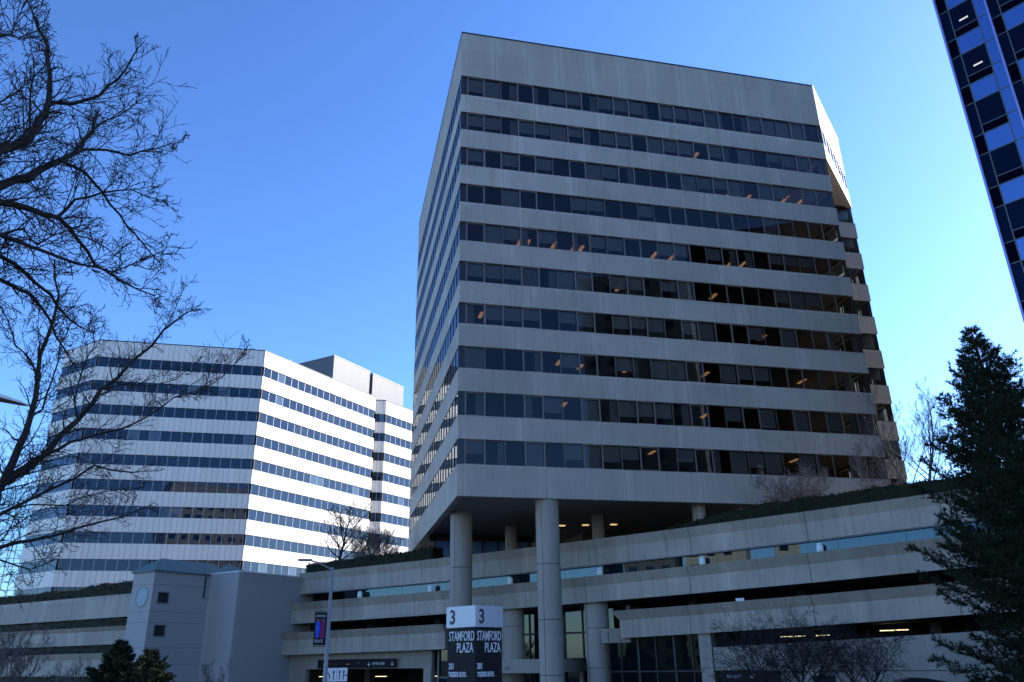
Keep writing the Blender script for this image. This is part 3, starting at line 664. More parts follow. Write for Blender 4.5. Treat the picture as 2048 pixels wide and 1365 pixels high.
def stair_block():
    T = thing("stair_block", "pale blue grey stair block with green hipped metal roof, round window and two square windows", "building", PP(-20, 5, GZ))
    zt = 9.08
    m = MB(); s0, s1, t1 = -20.93, -17.12, 7.3
    m.box(PP(s0, t1, GZ), U*(s1-s0), -N*9, ZU*(zt-GZ), 0, (0, GZ)); m.box(PP(s0-2.9, 12.9, GZ), U*2.9, -N*14, ZU*(zt-GZ-.1), 0, (20, GZ)); m.build("walls", MT['render'], T)
    m = MB(); m.box(PP(s0-.05, t1+.06, zt), U*(s1-s0+.11), -N*.3, ZU*.1); m.box(PP(s1-.24, t1-.25, zt), U*.3, -N*8.6, ZU*.1); m.build("coping", MT['signw'], T)
    def hip(a0, a1, b0, b1, z, h, r0, r1):
        """hipped roof on the rectangle s a0..a1, t b0..b1 with a ridge along t from r0 to r1"""
        m = MB(); am = (a0+a1)/2; A, B, C, D = PP(a0, b1, z), PP(a1, b1, z), PP(a1, b0, z), PP(a0, b0, z); E, G_ = PP(am, r1, z+h), PP(am, r0, z+h)
        def q(pts): d = (pts[1]-pts[0]).normalized(); nn = (pts[1]-pts[0]).cross(pts[2]-pts[0]).normalized(); e = nn.cross(d); m.poly(pts, 0, [((p-pts[0]).dot(d), (p-pts[0]).dot(e)) for p in pts])
        q([A, B, E]); q([B, C, G_, E]); q([C, D, G_]); q([D, A, E, G_])
        m.box(PP(a0, b1, z-.13), U*(a1-a0), -N*(b1-b0), ZU*.125, 0); return m
    hip(s0-3.1, s0+.15, 4.5, 13.1, zt, 1.15, 6.2, 11.5).build("roof", MT['roof'], T)
    m = MB(); a, b = s0-2.4, s0-.2   # lower cross roof behind the parapet
    A, B, C, D = PP(a, 6.2, zt), PP(b, 6.2, zt), PP(b, 1, zt), PP(a, 1, zt); E, G_ = PP(a, 3.8, zt+1.3), PP(b-1.6, 3.8, zt+1.3)
    m.poly([A, B, G_, E], 0, [(0, 0), (5.8, 0), (3.6, 2.7), (0, 2.7)]); m.poly([B, C, G_], 0, [(0, 0), (5.2, 0), (2.6, 2.5)]); m.poly([C, D, E, G_], 0, [(0, 0), (5.8, 0), (5.8, 2.7), (2.2, 2.7)]); m.poly([A, D, E][::-1], 0)
    m.build("roof", MT['roof'], T)
    # round window
    c = PP(-22.25, 12.9, 6.95); m = MB(); n = 40
    pts = [c+U*math.cos(i*2*math.pi/n)*.80+ZU*math.sin(i*2*math.pi/n)*.80 for i in range(n)]
    m.poly([p+N*.02 for p in pts], 0)
    m.tube([p+N*.02 for p in pts]+[pts[0]+N*.02], .045, 6, 1); o = m.build("round_window", [MT['disc'], MT['steel']], T)
    for t0, z0 in ((11.32, 6.44), (11.23, 3.82)):
        m = MB(); P = PP(s0+.01, t0, z0)
        w_, h = 1.0, .85
        m.poly([P, P+N*w_, P+N*w_+ZU*h, P+ZU*h], 0)
        for q, a, b in ((P-N*.06-ZU*.06, N*(w_+.12), ZU*.07), (P-N*.06+ZU*h, N*(w_+.12), ZU*.07), (P-N*.06, N*.07, ZU*h), (P+N*w_, N*.07, ZU*h)): m.box(q, a, U*.06, b, 1)
        m.build("square_window", [MT['dark'], MT['steel']], T)
    m = MB(); 
    for z in (7.9, 5.75, 4.88, 2.9, 1.6): m.box(PP(s0-2.9, 12.9, z), U*2.9, N*.008, ZU*.02, 0); m.box(PP(s0, 12.9, z), -N*5.5, U*.008, ZU*.02, 0)
    m.box(PP(s0+.02, 7.9, 7.0), U*.12, -N*.12, ZU*2.1, 1)
    m.build("joints", [MT['capm'], MT['mull']], T)
stair_block()
def left_garage():
    T = thing("garage_wing", "concrete garage wing left of the stair block with dark hedge-filled gaps", "parking garage", PP(-45, 7, GZ))
    f = lambda s: 0.0
    for zt, zs, zb, lip, s1 in ((8.12, 7.9, 5.98, .0, -23.9), (5.15, 4.75, 3.5, .35, -23.9), (2.74, 2.15, .63, .35, -23.9)):
        m = MB(); parapet(m, -110, s1, 7, zt, zs, zb, lip, f, 0, .02); m.build("parapet", MT['garage'], T)
    m = MB()
    for z in (7.4, 4.3, 1.6, GZ+.1): m.box(PP(-110, 6.3, z), U*86, -N*16, ZU*.3)
    m.box(PP(-110, -8, GZ), U*86, -N*.3, ZU*9.4); m.build("floor_slab", MT['deck'], T)
left_garage()
# ------------------------------------------------------------------ street furniture
def pylon():
    c = Vector((-1.14, 22.97, GZ)); a = AZ(-49); b = AZ(41); w_ = 1.08
    T = thing("sign_pylon", "square black and grey sign pylon with large number 3 on its cap", "sign", c)
    m = MB(); m.box(c, a*w_, b*w_, ZU*4.12); m.build("shaft", MT['signd'], T)
    m = MB(); m.box(c-a*.03-b*.03+ZU*4.14, a*(w_+.06), b*(w_+.06), ZU*.56); m.build("cap", plain("pylon_cap", (.42, .46, .53), .35, .3, var=.05), T)
    for d, n, o in ((-a, -b, c+a*w_), (b, -a, c)):
        o = o+n*.034; dark = d is b or d == b
        text(T, "3", o+d*.10+ZU*4.24, d, ZU, n, .53, .92, MT['letterd'], offset=.012)
        o = o-n*.028
        text(T, "STAMFORD", o+d*.06+ZU*3.79, d, ZU, n, .36, .535, MT['letter'], offset=.002)
        text(T, "PLAZA", o+d*(w_-.07)+ZU*3.49, d, ZU, n, .36, .60, MT['letter'], 'RIGHT', offset=.002)
        text(T, "301", o+d*.06+ZU*3.06, d, ZU, n, .22, .68, MT['letter'], offset=.004)
        text(T, "TRESSER BLVD.", o+d*.06+ZU*2.87, d, ZU, n, .175, .60, MT['letter'], offset=.004)
pylon()
def lamp_post():
    b = Vector((-7.27, 32.19, GZ)); T = thing("street_lamp", "grey street lamp post with banner in front of the garage", "street lamp", b)
    m = MB(); m.tube([b, b+ZU*.5, b+ZU*6.78], [.11, .095, .06], 14, 0, True); m.build("pole", MT['steel'], T, True)
    m = MB(); top = b+ZU*6.7; d = (Vector((-8.1, 31.98, 0))-Vector((-7.27, 32.19, 0))).normalized()
    m.tube([top, top+d*.25+ZU*.1, top+d*.6+ZU*.27, top+d*.85+ZU*.33], [.035, .03, .028, .026], 8); m.build("arm", MT['steel'], T, True)
    m = MB(); h = top+d*.8+ZU*.32; q = Vector((-d.y, d.x, 0)); m.box(h-q*.13, d*.55, q*.26, ZU*.06+d*.0, 0); m.box(h-q*.09+d*.1-ZU*.015, d*.38, q*.18, ZU*.012, 1); m.build("lamp_head", [MT['mull'], MT['signw']], T)
    dd = (Vector((-7.79, 32.07, 0))-Vector((-7.33, 32.18, 0))).normalized(); n = Vector((-dd.y, dd.x, 0)); n = n if n.y < 0 else -n
    m = MB()
    for z in (3.43, 2.16): m.tube([b+ZU*(z-GZ), b+dd*.56+ZU*(z-GZ)], .015, 6)
    m.build("banner_arm", MT['capm'], T)
    B = b+dd*.08; z0 = 2.20; H_ = 1.19; m = MB()
    P = lambda x, z: B+dd*(.46-x)+ZU*(z0+z-GZ)
    r = -dd
    def rc(x0, x1, za, zb, mt, k): m.poly([P(x0, za)+n*k, P(x1, za)+n*k, P(x1, zb)+n*k, P(x0, zb)+n*k], mt)
    m.box(P(0, 0)-n*.004, r*.46, n*.008, ZU*H_, 0)
    rc(.03, .43, .24, .97, 1, .0042)
    # two standing figures as flat colour shapes printed on the cloth
    def blob(pts, mt, k=.0055): m.poly([P(x, z)+n*k for x, z in pts], mt)
    blob([(.07, .28), (.18, .28), (.22, .60), (.20, .84), (.14, .90), (.07, .84), (.05, .60)], 2); blob([(.10, .88), (.18, .88), (.18, .95), (.10, .95)], 4, .006)
    blob([(.25, .26), (.40, .26), (.40, .62), (.38, .82), (.33, .88), (.27, .80), (.24, .60)], 3); blob([(.29, .86), (.36, .86), (.36, .94), (.29, .94)], 4, .006)
    m.build("banner", [MT['signd'], plain("banner_ground", (.03, .02, .05), .8), plain("banner_blue", (.02, .10, .62), .8, var=.1), plain("banner_magenta", (.22, .01, .11), .8, var=.1), plain("banner_orange", (.30, .09, .06), .8)], T)
    text(T, "STAMFORD", P(.04, 1.02)+n*.006, r, ZU, n, .115, .62, MT['letter'], ext=.001); text(T, "PLACE", P(.05, .10)+n*.006, r, ZU, n, .15, .72, MT['letter'], ext=.001)
lamp_post()
def near_lamp():
    tip = Vector((-6.52, 10.07, 4.86)); bk = Vector((-7.42, 9.55, 5.0)); d = (bk-tip).normalized(); pole = bk+d*1.9
    T = thing("street_lamp", "pale street lamp head reaching in from the left edge behind bare branches", "street lamp", (pole.x, pole.y, GZ))
    m = MB(); m.tube([Vector((pole.x, pole.y, GZ)), Vector((pole.x, pole.y, pole.z-.1))], [.11, .07], 12); m.build("pole", MT['steel'], T, True)
    m = MB(); m.tube([Vector((pole.x, pole.y, pole.z-.3)), pole-d*.5+ZU*.02, bk], [.05, .04, .035], 8); m.build("arm", MT['steel'], T, True)
    m = MB(); k = [(0, .02), (.08, .055), (.35, .10), (.8, .12), (1.0, .085), (1.1, .04)]
    q = ZU.cross(d).normalized(); up = d.cross(q)
    rings = []
    for x, r in k:
        c = tip+d*x; ring_ = []
        for i in range(16):
            a = 2*math.pi*i/16; ring_.append(c+q*math.cos(a)*r*1.2+ZU*(math.sin(a)*r*(.62 if math.sin(a) > 0 else .3)))
        rings.append(ring_)
    for A, B in zip(rings, rings[1:]):
        for i in range(16):
            j = (i+1) % 16; m.poly([A[i], A[j], B[j], B[i]], 1 if 9 <= i <= 14 else 0)
    m.poly(rings[0][::-1], 0); m.build("lamp_head", [MT['signw'], plain("lamp_lens", (.22, .16, .11), .3)], T, False)
near_lamp()
def small_signs():
    T = thing("lane_sign", "white lane arrow sign on posts in front of the garage entrance", "road sign", PP(-10.6, 12, GZ))
    # stands on the pavement in front of the entrance
    c = Vector((-10.05, 47.2, 0)); d = AZ(90+10.6); n = AZ(180-10.6+21.2); n = Vector((-math.sin(math.radians(10.9))*-1*0-0, 0, 0)) if False else (Vector((0, 0, 0))-c).normalized()
    d = Vector((-n.y, n.x, 0)); d = d if d.x > 0 else -d
    P = c-d*.60; zt, zb = 1.29, .60; kz = .72
    m = MB(); m.box(P+ZU*zb, d*1.20, -n*.02, ZU*(zt-zb)); m.build("panel", MT['signw'], T)
    m = MB()
    for x in (.2, 1.0):
        m = MB(); m.box(P+d*x-n*.08+ZU*GZ, d*.05, n*.05, ZU*(zb-GZ+.7)); m.build("post", MT['steel'], T)
    def arrow(m, pts, w_, hd=True):
        pts = [(x, z*kz) for x, z in pts]
        for (x0, z0), (x1, z1) in zip(pts, pts[1:]):
            e = (d*(x1-x0)+ZU*(z1-z0)); l = e.length; e.normalize(); s = e.cross(n).normalized()*w_/2
            A = P+d*x0+ZU*(zb+z0)+n*.006; m.poly([A-s, A+e*l-s, A+e*l+s, A+s])
        (x0, z0), (x1, z1) = pts[-2:]; e = (d*(x1-x0)+ZU*(z1-z0)).normalized(); s = e.cross(n).normalized()*w_*1.5
        A = P+d*x1+ZU*(zb+z1)+n*.007; m.poly([A-s, A+e*w_*3.2, A+s])
    m = MB(); arrow(m, [(.24, .18), (.24, .45), (.20, .55), (.13, .60)], .06); arrow(m, [(.46, .12), (.46, .62)], .05); arrow(m, [(.78, .12), (.78, .62)], .05)
    arrow(m, [(.98, .12), (.98, .30), (1.0, .62)], .05); arrow(m, [(.98, .30), (1.06, .44), (1.10, .44)], .04)
    m.box(P+d*.62+ZU*(zb+.06)+n*.001, d*.012, n*.003, ZU*.60)
    m.build("arrows", MT['arrow'], T)
    text(T, "ONLY", P+d*.08+ZU*(zb+.03)+n*.002, d, ZU, n, .08, .8, MT['arrow'], ext=.001)
    T = thing("entrance_sign", "dark hanging sign with white arrows reading ENTER HERE above the garage entrance", "sign", PP(-8.9, .9, 1.1))
    m = MB(); m.box(PP(-13.3, .85, 1.10), U*8.9, -N*.1, ZU*.70); m.build("panel", MT['signd'], T)
    for s in (-12.5, -9, -5.2):
        m = MB(); m.box(PP(s, .8, 1.8), U*.05, -N*.05, ZU*.7); m.build("hanger", MT['steel'], T)
    z = 1.32
    text(T, "ENTER HERE", PP(-6.95, .862, z), U, ZU, N, .30, .82, MT['letter']); text(T, "EXIT ONLY", PP(-12.0, .862, z), U, ZU, N, .28, .8, plain("faint_red", (.12, .04, .04), .6)); text(T, "P 7'0\"", PP(-8.7, .862, z+.12), U, ZU, N, .2, .8, plain("faint_grey", (.16, .2, .2), .6))
    m = MB()
    for s in (-7.3, -4.75):
        A = PP(s, .86, z+.22); m.poly([A-U*.03, A+U*.03, A+U*.03-ZU*.2, A-U*.03-ZU*.2]); m.poly([A-U*.16-ZU*.14, A-ZU*.30, A+U*.16-ZU*.14, A-ZU*.19])
    m.build("arrows", MT['letter'], T)
    m = MB()
    for s in (-12.6, -9.9): m.box(PP(s, .852, z+.06), U*.36, N*.01, ZU*.06)
    m.build("marker_lights", plain("orange_marker", (.8, .25, .10), .5), T)
    T = thing("exit_sign", "dark sign panel over the right hand garage opening behind the low bare tree", "sign", PP(25, 1.5, .1))
    m = MB(); m.box(PP(23.25, 1.62, .05), U*3.85, -N*.1, ZU*.62); m.build("panel", MT['signd'], T)
    text(T, "EXIT ONLY", PP(23.75, 1.632, .28), U, ZU, N, .22, .8, MT['letter']); text(T, "301", PP(25.2, 1.632, .26), U, ZU, N, .3, .8, MT['letter'])
small_signs()
def parked_car():
    c = Vector((18.4, 41.0, GZ)); T = thing("parked_car", "dark car roof just showing at the lower right below the evergreen", "car", c)
    d = AZ(105); n = Vector((-d.y, d.x, 0))
    prof = [(-2.2, .35), (-2.25, .8), (-1.9, 1.0), (-1.0, 1.12), (-.75, 1.45), (-.45, 1.88), (-.1, 2.1), (.35, 2.2), (1.0, 2.16), (1.9, 2.0), (2.2, 1.4), (2.3, .8), (2.25, .35)]
    m = MB(); W = .92
    top = [(x, z, W*(1 if z < 1.2 else 1-.2*(z-1.2))) for x, z in prof]
    for (x0, z0, w0), (x1, z1, w1) in zip(top, top[1:]):
        m.poly([c+d*x0-n*w0+ZU*z0, c+d*x1-n*w1+ZU*z1, c+d*x1+n*w1+ZU*z1, c+d*x0+n*w0+ZU*z0])
    for s in (-1, 1): q = [c+d*x+n*w0*s+ZU*z for x, z, w0 in top]; m.poly(q if s > 0 else q[::-1])
    m.build("body", plain("car_paint", (.015, .017, .022), .25, .2), T)
    for s in (-1, 1):
        m = MB(); q = [(-.7, 1.25), (-.35, 1.85), (.3, 2.02), (1.8, 1.9), (2.0, 1.3)]; m.poly([c+d*x+n*s*(W-.12)+ZU*z for x, z in q]); m.build("side_window", MT['bglass'], T)
        for x in (-1.4, 1.45):
            m = MB(); A = c+d*x+n*(s*W-.12*s)+ZU*.36; m.tube([A, A+n*s*.16], .36, 20, 0, True); m.build("wheel", MT['dark'], T)
parked_car()
# ------------------------------------------------------------------ plants
def rv(r): 
    while True:
        v = Vector((r.uniform(-1, 1), r.uniform(-1, 1), r.uniform(-1, 1)))
        if .05 < v.length < 1: return v.normalized()
def grow(m, r, P, d, ln, rad, lev, maxlev, up=.15, wig=.25, kids=(6, 5, 4), ratio=(.5, .45, .45), spread=.8, rmin=.004, start=.2, side=None):
    n = 4 if lev < maxlev else 3
    pts = [P]; dirs = [d]
    for i in range(n):
        d = (d+rv(r)*wig+ZU*up*.3).normalized(); P = P+d*ln/n; pts.append(P); dirs.append(d)
    rr = [max(rad*(1-.75*i/n), rmin*.8) for i in range(n+1)]
    m.tube(pts, rr, 6 if rad > .04 else (4 if rad > .012 else 3))
    if lev >= maxlev: return
    for k in range(kids[lev]):
        t = start+(1-start)*(k+r.random()*.8)/kids[lev]; i = min(int(t*n), n-1); q = pts[i].lerp(pts[i+1], t*n-i)
        sdv = dirs[i].cross(rv(r)).normalized(); nd = (dirs[i]*(1-spread*.5)+sdv*spread+ZU*up).normalized()
        grow(m, r, q, nd, ln*ratio[lev]*(1.15-.5*t)*r.uniform(.7, 1.2), max(rr[i]*.5, rmin), lev+1, maxlev, up, wig, kids, ratio, spread, rmin, start)
def limb_tree(name, label, limbs, base, seed, dens, r1, rmin, trunkr):
    r = random.Random(seed); T = thing(name, label, "tree", base)
    m = MB(); tw = MB(); base = Vector(base)
    starts = [Vector(l[0][0]) for l in limbs]
    # trunk out of the frame to the left that all limbs spring from
    cz = sum(s.z for s in starts)/len(starts); hub = base+ZU*(cz-GZ)*.62
    m.tube([base, base+ZU*.5, base+ZU*(hub.z-GZ)*.5+Vector((.05, .1, 0)), hub, hub+ZU*2.2], [trunkr*1.3, trunkr, trunkr*.9, trunkr*.8, trunkr*.45], 12)
    for pts, ra, rb in limbs:
        ra *= (.80 if seed == 3 else .64)
        P = [Vector(p) for p in pts]; n = len(P)
        # smooth the limb with midpoints and a little wiggle
        Q = []
        for i in range(n-1):
            Q.append(P[i]); l = (P[i+1]-P[i]).length; Q.append((P[i]+P[i+1])/2+rv(r)*l*.06)
        Q.append(P[-1]); k = len(Q); rad = [ra+(rb-ra)*(i/(k-1))**.8 for i in range(k)]
        m.tube(Q, rad, 8 if ra > .03 else 6)
        inner = any((P[0]-Vector(o[0][j])).length < .6 for o in limbs for j in range(len(o[0])) if o[0] is not pts)
        if not inner:
            h0 = hub+ZU*r.uniform(-.3, 2.0); m.tube([h0, h0.lerp(P[0], .5)-ZU*.15, P[0]], [ra*1.5, ra*1.2, ra], 8)
        tot = sum((Q[i+1]-Q[i]).length for i in range(k-1)); s = tot*.06 if inner else .8; step = 1/dens
        while s < tot:
            a = 0
            for i in range(k-1):
                l = (Q[i+1]-Q[i]).length
                if a+l >= s: break
                a += l
            q = Q[i].lerp(Q[i+1], (s-a)/l); dr = (Q[i+1]-Q[i]).normalized(); t = s/tot
            sdv = dr.cross(rv(r)).normalized(); nd = (dr*r.uniform(.5, 1.1)+sdv*.8+ZU*.12).normalized()
            ln = r1*(1.15-.75*t)*r.uniform(.45, 1.15)
            if r.random() < .12 and t < .65: ln *= 1.6
            grow(tw, r, q, nd, ln, max(min(rad[i]*.4, .014), rmin*1.6), 0, 2, .1, .30, (5, 3, 0), (.58, .55, .4), .7, rmin, .15)
            s += step*r.uniform(.6, 1.4)
    m.build("trunk", MT['bark'], T, True); tw.build("crown", MT['bark'], T)
LIMBS_A =[
  ([(-6.29,6.44,5.14),(-6.1,6.76,5.81),(-5.96,7.01,6.38),(-5.72,7.33,6.98),(-5.6,7.55,7.26),(-5.6,7.67,7.67),(-5.63,7.77,8.05),(-5.73,7.82,8.47),(-5.87,7.85,8.94),(-6.06,7.83,9.25),(-6.2,7.85,9.53)],0.1,0.012) ,
  ([(-5.86,8.1,8.28),(-5.61,8.18,8.31),(-5.34,8.26,8.5),(-5.16,8.28,8.78),(-5.03,8.27,9.1),(-4.94,8.23,9.27)],0.035,0.007) ,
  ([(-6.27,6.46,5.04),(-6.15,6.91,5.61),(-6.08,7.3,6.26),(-5.92,7.74,6.79),(-5.86,8.1,7.15),(-5.79,8.46,7.64),(-5.77,8.78,8.04),(-5.82,9.04,8.52),(-5.95,9.25,9.03)],0.1,0.02) ,
  ([(-5.96,9.25,8.7),(-5.83,9.33,8.96),(-5.6,9.47,9.29),(-5.42,9.57,9.6)],0.02,0.006) ,
  ([(-6.04,9.19,8.34),(-5.85,9.46,8.53),(-5.63,9.74,8.62),(-5.42,10.0,8.93),(-5.14,10.29,9.26)],0.03,0.006) ,
  ([(-6.25,7.02,5.65),(-6.09,7.42,6.21),(-5.92,7.81,6.61),(-5.8,8.15,6.73),(-5.66,8.48,6.81),(-5.55,8.8,6.67),(-5.44,9.1,6.46),(-5.26,9.43,6.41),(-4.94,9.83,6.35)],0.075,0.008) ,
  ([(-5.66,8.48,6.81),(-5.52,8.52,7.09),(-5.25,8.63,7.26),(-4.95,8.74,7.37),(-4.53,8.91,7.28)],0.03,0.006) ,
  ([(-5.64,8.25,7.49),(-5.47,8.53,7.5),(-5.34,8.77,7.36),(-5.19,9.01,7.16),(-5.05,9.24,6.98),(-4.93,9.46,6.83),(-4.83,9.66,6.76)],0.03,0.006) ,
  ([(-5.95,6.75,5.3),(-5.73,7.02,5.66),(-5.46,7.31,5.89),(-5.34,7.48,5.89),(-5.21,7.64,5.88),(-5.03,7.84,5.86),(-4.87,8.01,5.87),(-4.67,8.2,5.88),(-4.25,8.5,6.33)],0.05,0.006) ,
  ([(-5.56,7.45,5.97),(-5.43,7.48,6.04),(-5.33,7.48,6.05),(-5.17,7.52,5.87),(-5.02,7.54,6.01),(-4.77,7.63,6.19)],0.02,0.006) ,
  ([(-6.45,7.11,5.27),(-6.2,7.53,5.71),(-5.88,7.97,5.99),(-5.74,8.25,5.92),(-5.57,8.54,5.77),(-5.43,8.81,5.55),(-5.25,9.09,5.48)],0.055,0.007) ,
  ([(-6.55,7.29,5.13),(-6.26,7.69,5.55),(-5.91,8.11,5.76),(-5.71,8.39,5.7),(-5.56,8.63,5.47),(-5.44,8.85,5.17),(-5.26,9.09,4.86)],0.045,0.006) ,
  ([(-6.26,6.46,7.18),(-6.04,6.78,7.93),(-5.86,7.04,8.35),(-5.83,7.16,8.5),(-5.79,7.3,8.55),(-5.79,7.41,8.74)],0.03,0.005) ,
  ([(-5.87,7.21,8.54),(-5.9,7.25,8.77),(-5.91,7.31,9.07)],0.012,0.004) ,
  ([(-6.18,6.82,6.89),(-5.99,7.11,7.31),(-5.88,7.34,7.66),(-5.82,7.51,7.98),(-5.82,7.63,8.27)],0.03,0.005) ,
  ([(-6.19,7.34,6.42),(-6.05,7.52,6.93),(-5.9,7.7,7.33),(-5.82,7.83,7.68),(-5.9,7.82,8.09),(-5.95,7.85,8.5),(-6.03,7.85,8.78)],0.035,0.005) ,
]
LIMBS_B =[
  ([(-8.07,10.19,2.52),(-7.67,10.65,3.19),(-7.3,11.06,3.97),(-7.27,11.23,4.63),(-7.29,11.36,5.05),(-7.37,11.46,5.73),(-7.43,11.57,6.53),(-7.48,11.69,7.3),(-7.69,11.7,7.96)],0.13,0.012) ,
  ([(-7.4,11.53,5.12),(-7.36,11.73,5.33),(-7.41,11.88,5.83),(-7.48,12.01,6.53),(-7.49,12.18,6.97)],0.035,0.006) ,
  ([(-7.53,10.6,3.28),(-7.31,11.05,4.02),(-7.02,11.53,4.58),(-6.88,11.91,5.2),(-6.79,12.24,5.82),(-6.57,12.64,6.46),(-6.3,13.06,7.24),(-6.09,13.43,7.74),(-5.92,13.78,7.96)],0.1,0.007) ,
  ([(-6.43,13.33,7.36),(-6.36,13.48,7.81),(-6.29,13.62,8.41)],0.012,0.005) ,
  ([(-7.33,11.1,3.98),(-6.89,11.32,4.51),(-6.64,11.41,4.71),(-6.23,11.58,4.9),(-5.8,11.74,5.13),(-5.4,11.88,5.54),(-4.91,12.04,5.76)],0.05,0.006) ,
  ([(-5.38,11.83,5.53),(-5.02,11.92,5.68),(-4.64,12.0,6.0),(-4.41,12.02,6.39)],0.014,0.005) ,
  ([(-7.5,10.62,3.12),(-7.14,11.1,3.14),(-6.95,11.46,3.28),(-6.56,11.91,3.52),(-6.14,12.36,3.75),(-5.86,12.72,4.0)],0.06,0.007) ,
  ([(-7.35,10.72,3.33),(-7.05,10.8,3.54),(-6.58,10.98,3.89),(-6.07,11.15,4.29),(-5.58,11.3,4.21),(-5.33,11.31,4.25)],0.055,0.006) ,
  ([(-7.1,10.89,3.56),(-6.89,11.17,3.74),(-6.58,11.5,3.78),(-6.27,11.82,4.03),(-5.96,12.11,4.16)],0.025,0.006) ,
  ([(-7.3,11.35,5.69),(-7.47,11.33,6.01),(-7.72,11.26,6.24),(-7.9,11.22,6.65),(-8.1,11.17,6.97)],0.03,0.006) ,
  ([(-6.88,12.42,5.88),(-6.63,12.5,5.99),(-6.19,12.67,6.02),(-5.83,12.78,6.16),(-5.49,12.88,6.56)],0.02,0.005) ,
  ([(-7.0,12.12,5.26),(-7.11,12.12,5.61),(-7.12,12.17,6.15),(-7.05,12.27,6.63),(-7.2,12.24,7.08)],0.025,0.005) ,
  ([(-7.27,10.78,2.81),(-7.08,11.06,2.97),(-6.82,11.38,2.87),(-6.65,11.64,3.03)],0.03,0.006) ,
]
# [-6.28549611  6.44147022  5.13879546] [-8.06636019 10.19479442  2.52424332]

limb_tree("bare_tree", "large bare tree with heavy dark limbs reaching in at the upper left", LIMBS_A, (-8.6, 7.2, GZ), 3, 10.5, .72, .0045, .26)
limb_tree("bare_tree", "bare tree with slender branches in front of the white office block", LIMBS_B, (-9.6, 10.6, GZ), 9, 9.5, .68, .0042, .24)
def bare_tree(label, base, h, spread_r, seed, stems=1, trunk=.1, lev=3, rmin=.012, lean=(0, 0), up=.25, first=.3, kids=(7, 6, 5, 4), name="bare_tree", wide=.8, mat='twig', sub=None, rat=(.62, .5, .5, .5)):
    r = random.Random(seed); T = thing(name, label, "tree" if name == "bare_tree" else "shrub", base, "bare trees on the garage roof" if sub else None)
    m = MB(); tw = MB(); B = Vector(base)
    for s in range(stems):
        a = 2*math.pi*(s+r.random()*.5)/max(stems, 1); d = (ZU+Vector((math.cos(a), math.sin(a), 0))*(wide*.7 if stems > 1 else .05)+Vector((lean[0], lean[1], 0))).normalized()
        n = 5; pts = [B+Vector((math.cos(a), math.sin(a), 0))*.08*(stems > 1)]; hh = h*.62
        ds = []
        for i in range(n): d = (d+rv(r)*.12).normalized(); ds.append(d); pts.append(pts[-1]+d*hh/n)
        rr = [trunk*(1-.7*i/n) for i in range(n+1)]; m.tube(pts, rr, 7)
        K = kids[0]*(1 if stems > 1 else 2)
        for k in range(K):
            t = first+(1-first)*(k+.5)/K; i = min(int(t*n), n-1); q = pts[i].lerp(pts[i+1], t*n-i)
            b = 2*math.pi*(k*.382+r.random()*.1); o = Vector((math.cos(b), math.sin(b), 0))
            nd = (o*wide+ZU*(.35+.7*t)).normalized()
            grow(tw, r, q, nd, spread_r*(1.15-.4*t)*r.uniform(.75, 1.1), rr[i]*.5, 1, lev, up, .2, (0,)+kids[1:], (0,)+rat[1:], .7, rmin, .2)
    m.build("trunk", MT[mat], T); tw.build("crown", MT[mat], T)
def dk(s, t, dz=0): p = PP(s, t, g(s)-.25+dz); return (p.x, p.y, p.z)
bare_tree("bare tree with a forked trunk on the garage roof, left of the dense shrub", dk(-16.6, -4), 9.6, 3.3, 21, 1, .2, 4, .013, (-.03, 0), .3, .28, (7, 6, 5, 3), mat='bark')
bare_tree("dense dark bare shrub on the garage roof, right of the forked tree", dk(-12.2, -4.5), 5.4, 2.6, 22, 8, .05, 4, .011, (0, 0), .3, .15, (8, 7, 5, 3), "bare_shrub", .75, 'twig')
bare_tree("rounded bare shrub on the garage roof in front of the tower's lowest right windows", dk(28.6, -4), 5.6, 2.1, 23, 9, .045, 4, .009, (0, 0), .25, .15, (7, 7, 5, 3), "bare_shrub", .95)
bare_tree("bare shrub against the tower's right corner on the garage roof", dk(34.4, -5), 6.8, 2.2, 24, 6, .05, 4, .008, (0, 0), .35, .15, (6, 6, 5, 3), "bare_shrub", .55)
bare_tree("tall thin bare tree on the garage roof between the tower and the evergreen", dk(36.6, -4), 10.5, 3.4, 25, 3, .10, 4, .008, (.03, 0), .4, .2, (8, 6, 5, 4), "bare_tree", .45)
bare_tree("low spreading bare tree with a twisted multiple trunk in front of the garage wall", (12.6, 39.9, GZ), 5.1, 3.3, 31, 4, .10, 4, .0062, (.0, 0), .0, .5, (10, 8, 6, 4), "bare_tree", .95, 'bark')
bare_tree("smaller low bare tree beside the spreading one, nearer the evergreen", (14.7, 38.9, GZ), 5.1, 2.9, 32, 2, .09, 4, .0062, (.18, 0), .0, .52, (10, 8, 6, 4), "bare_tree", .75, 'bark')
bare_tree("bare shrub with upright twigs in the lower left corner before the garage wing", (-31.0, 51.9, GZ), 6.6, 2.2, 33, 6, .06, 4, .010, (0, 0), .4, .35, (6, 6, 5, 3), "bare_shrub", .4)
bare_tree("small thin bare shrub at the foot of the stair block", (-20.1, 56.5, GZ), 4.6, 1.0, 34, 4, .03, 4, .007, (0, 0), .4, .35, (6, 5, 4, 3), "bare_shrub", .3)
bare_tree("low bare shrub between the corner shrub and the dark evergreen bush", (-26.5, 50.5, GZ), 4.6, 1.2, 35, 5, .03, 4, .007, (0, 0), .4, .3, (6, 5, 4, 3), "bare_shrub", .35)
def tuft(m, r, P, d, n, ln, w_):
    for _ in range(n):
        e = (d*1.0+rv(r)*.9).normalized(); s = e.cross(rv(r)).normalized()*w_; m.poly([P-s, P+s, P+e*ln*r.uniform(.7, 1.1)])
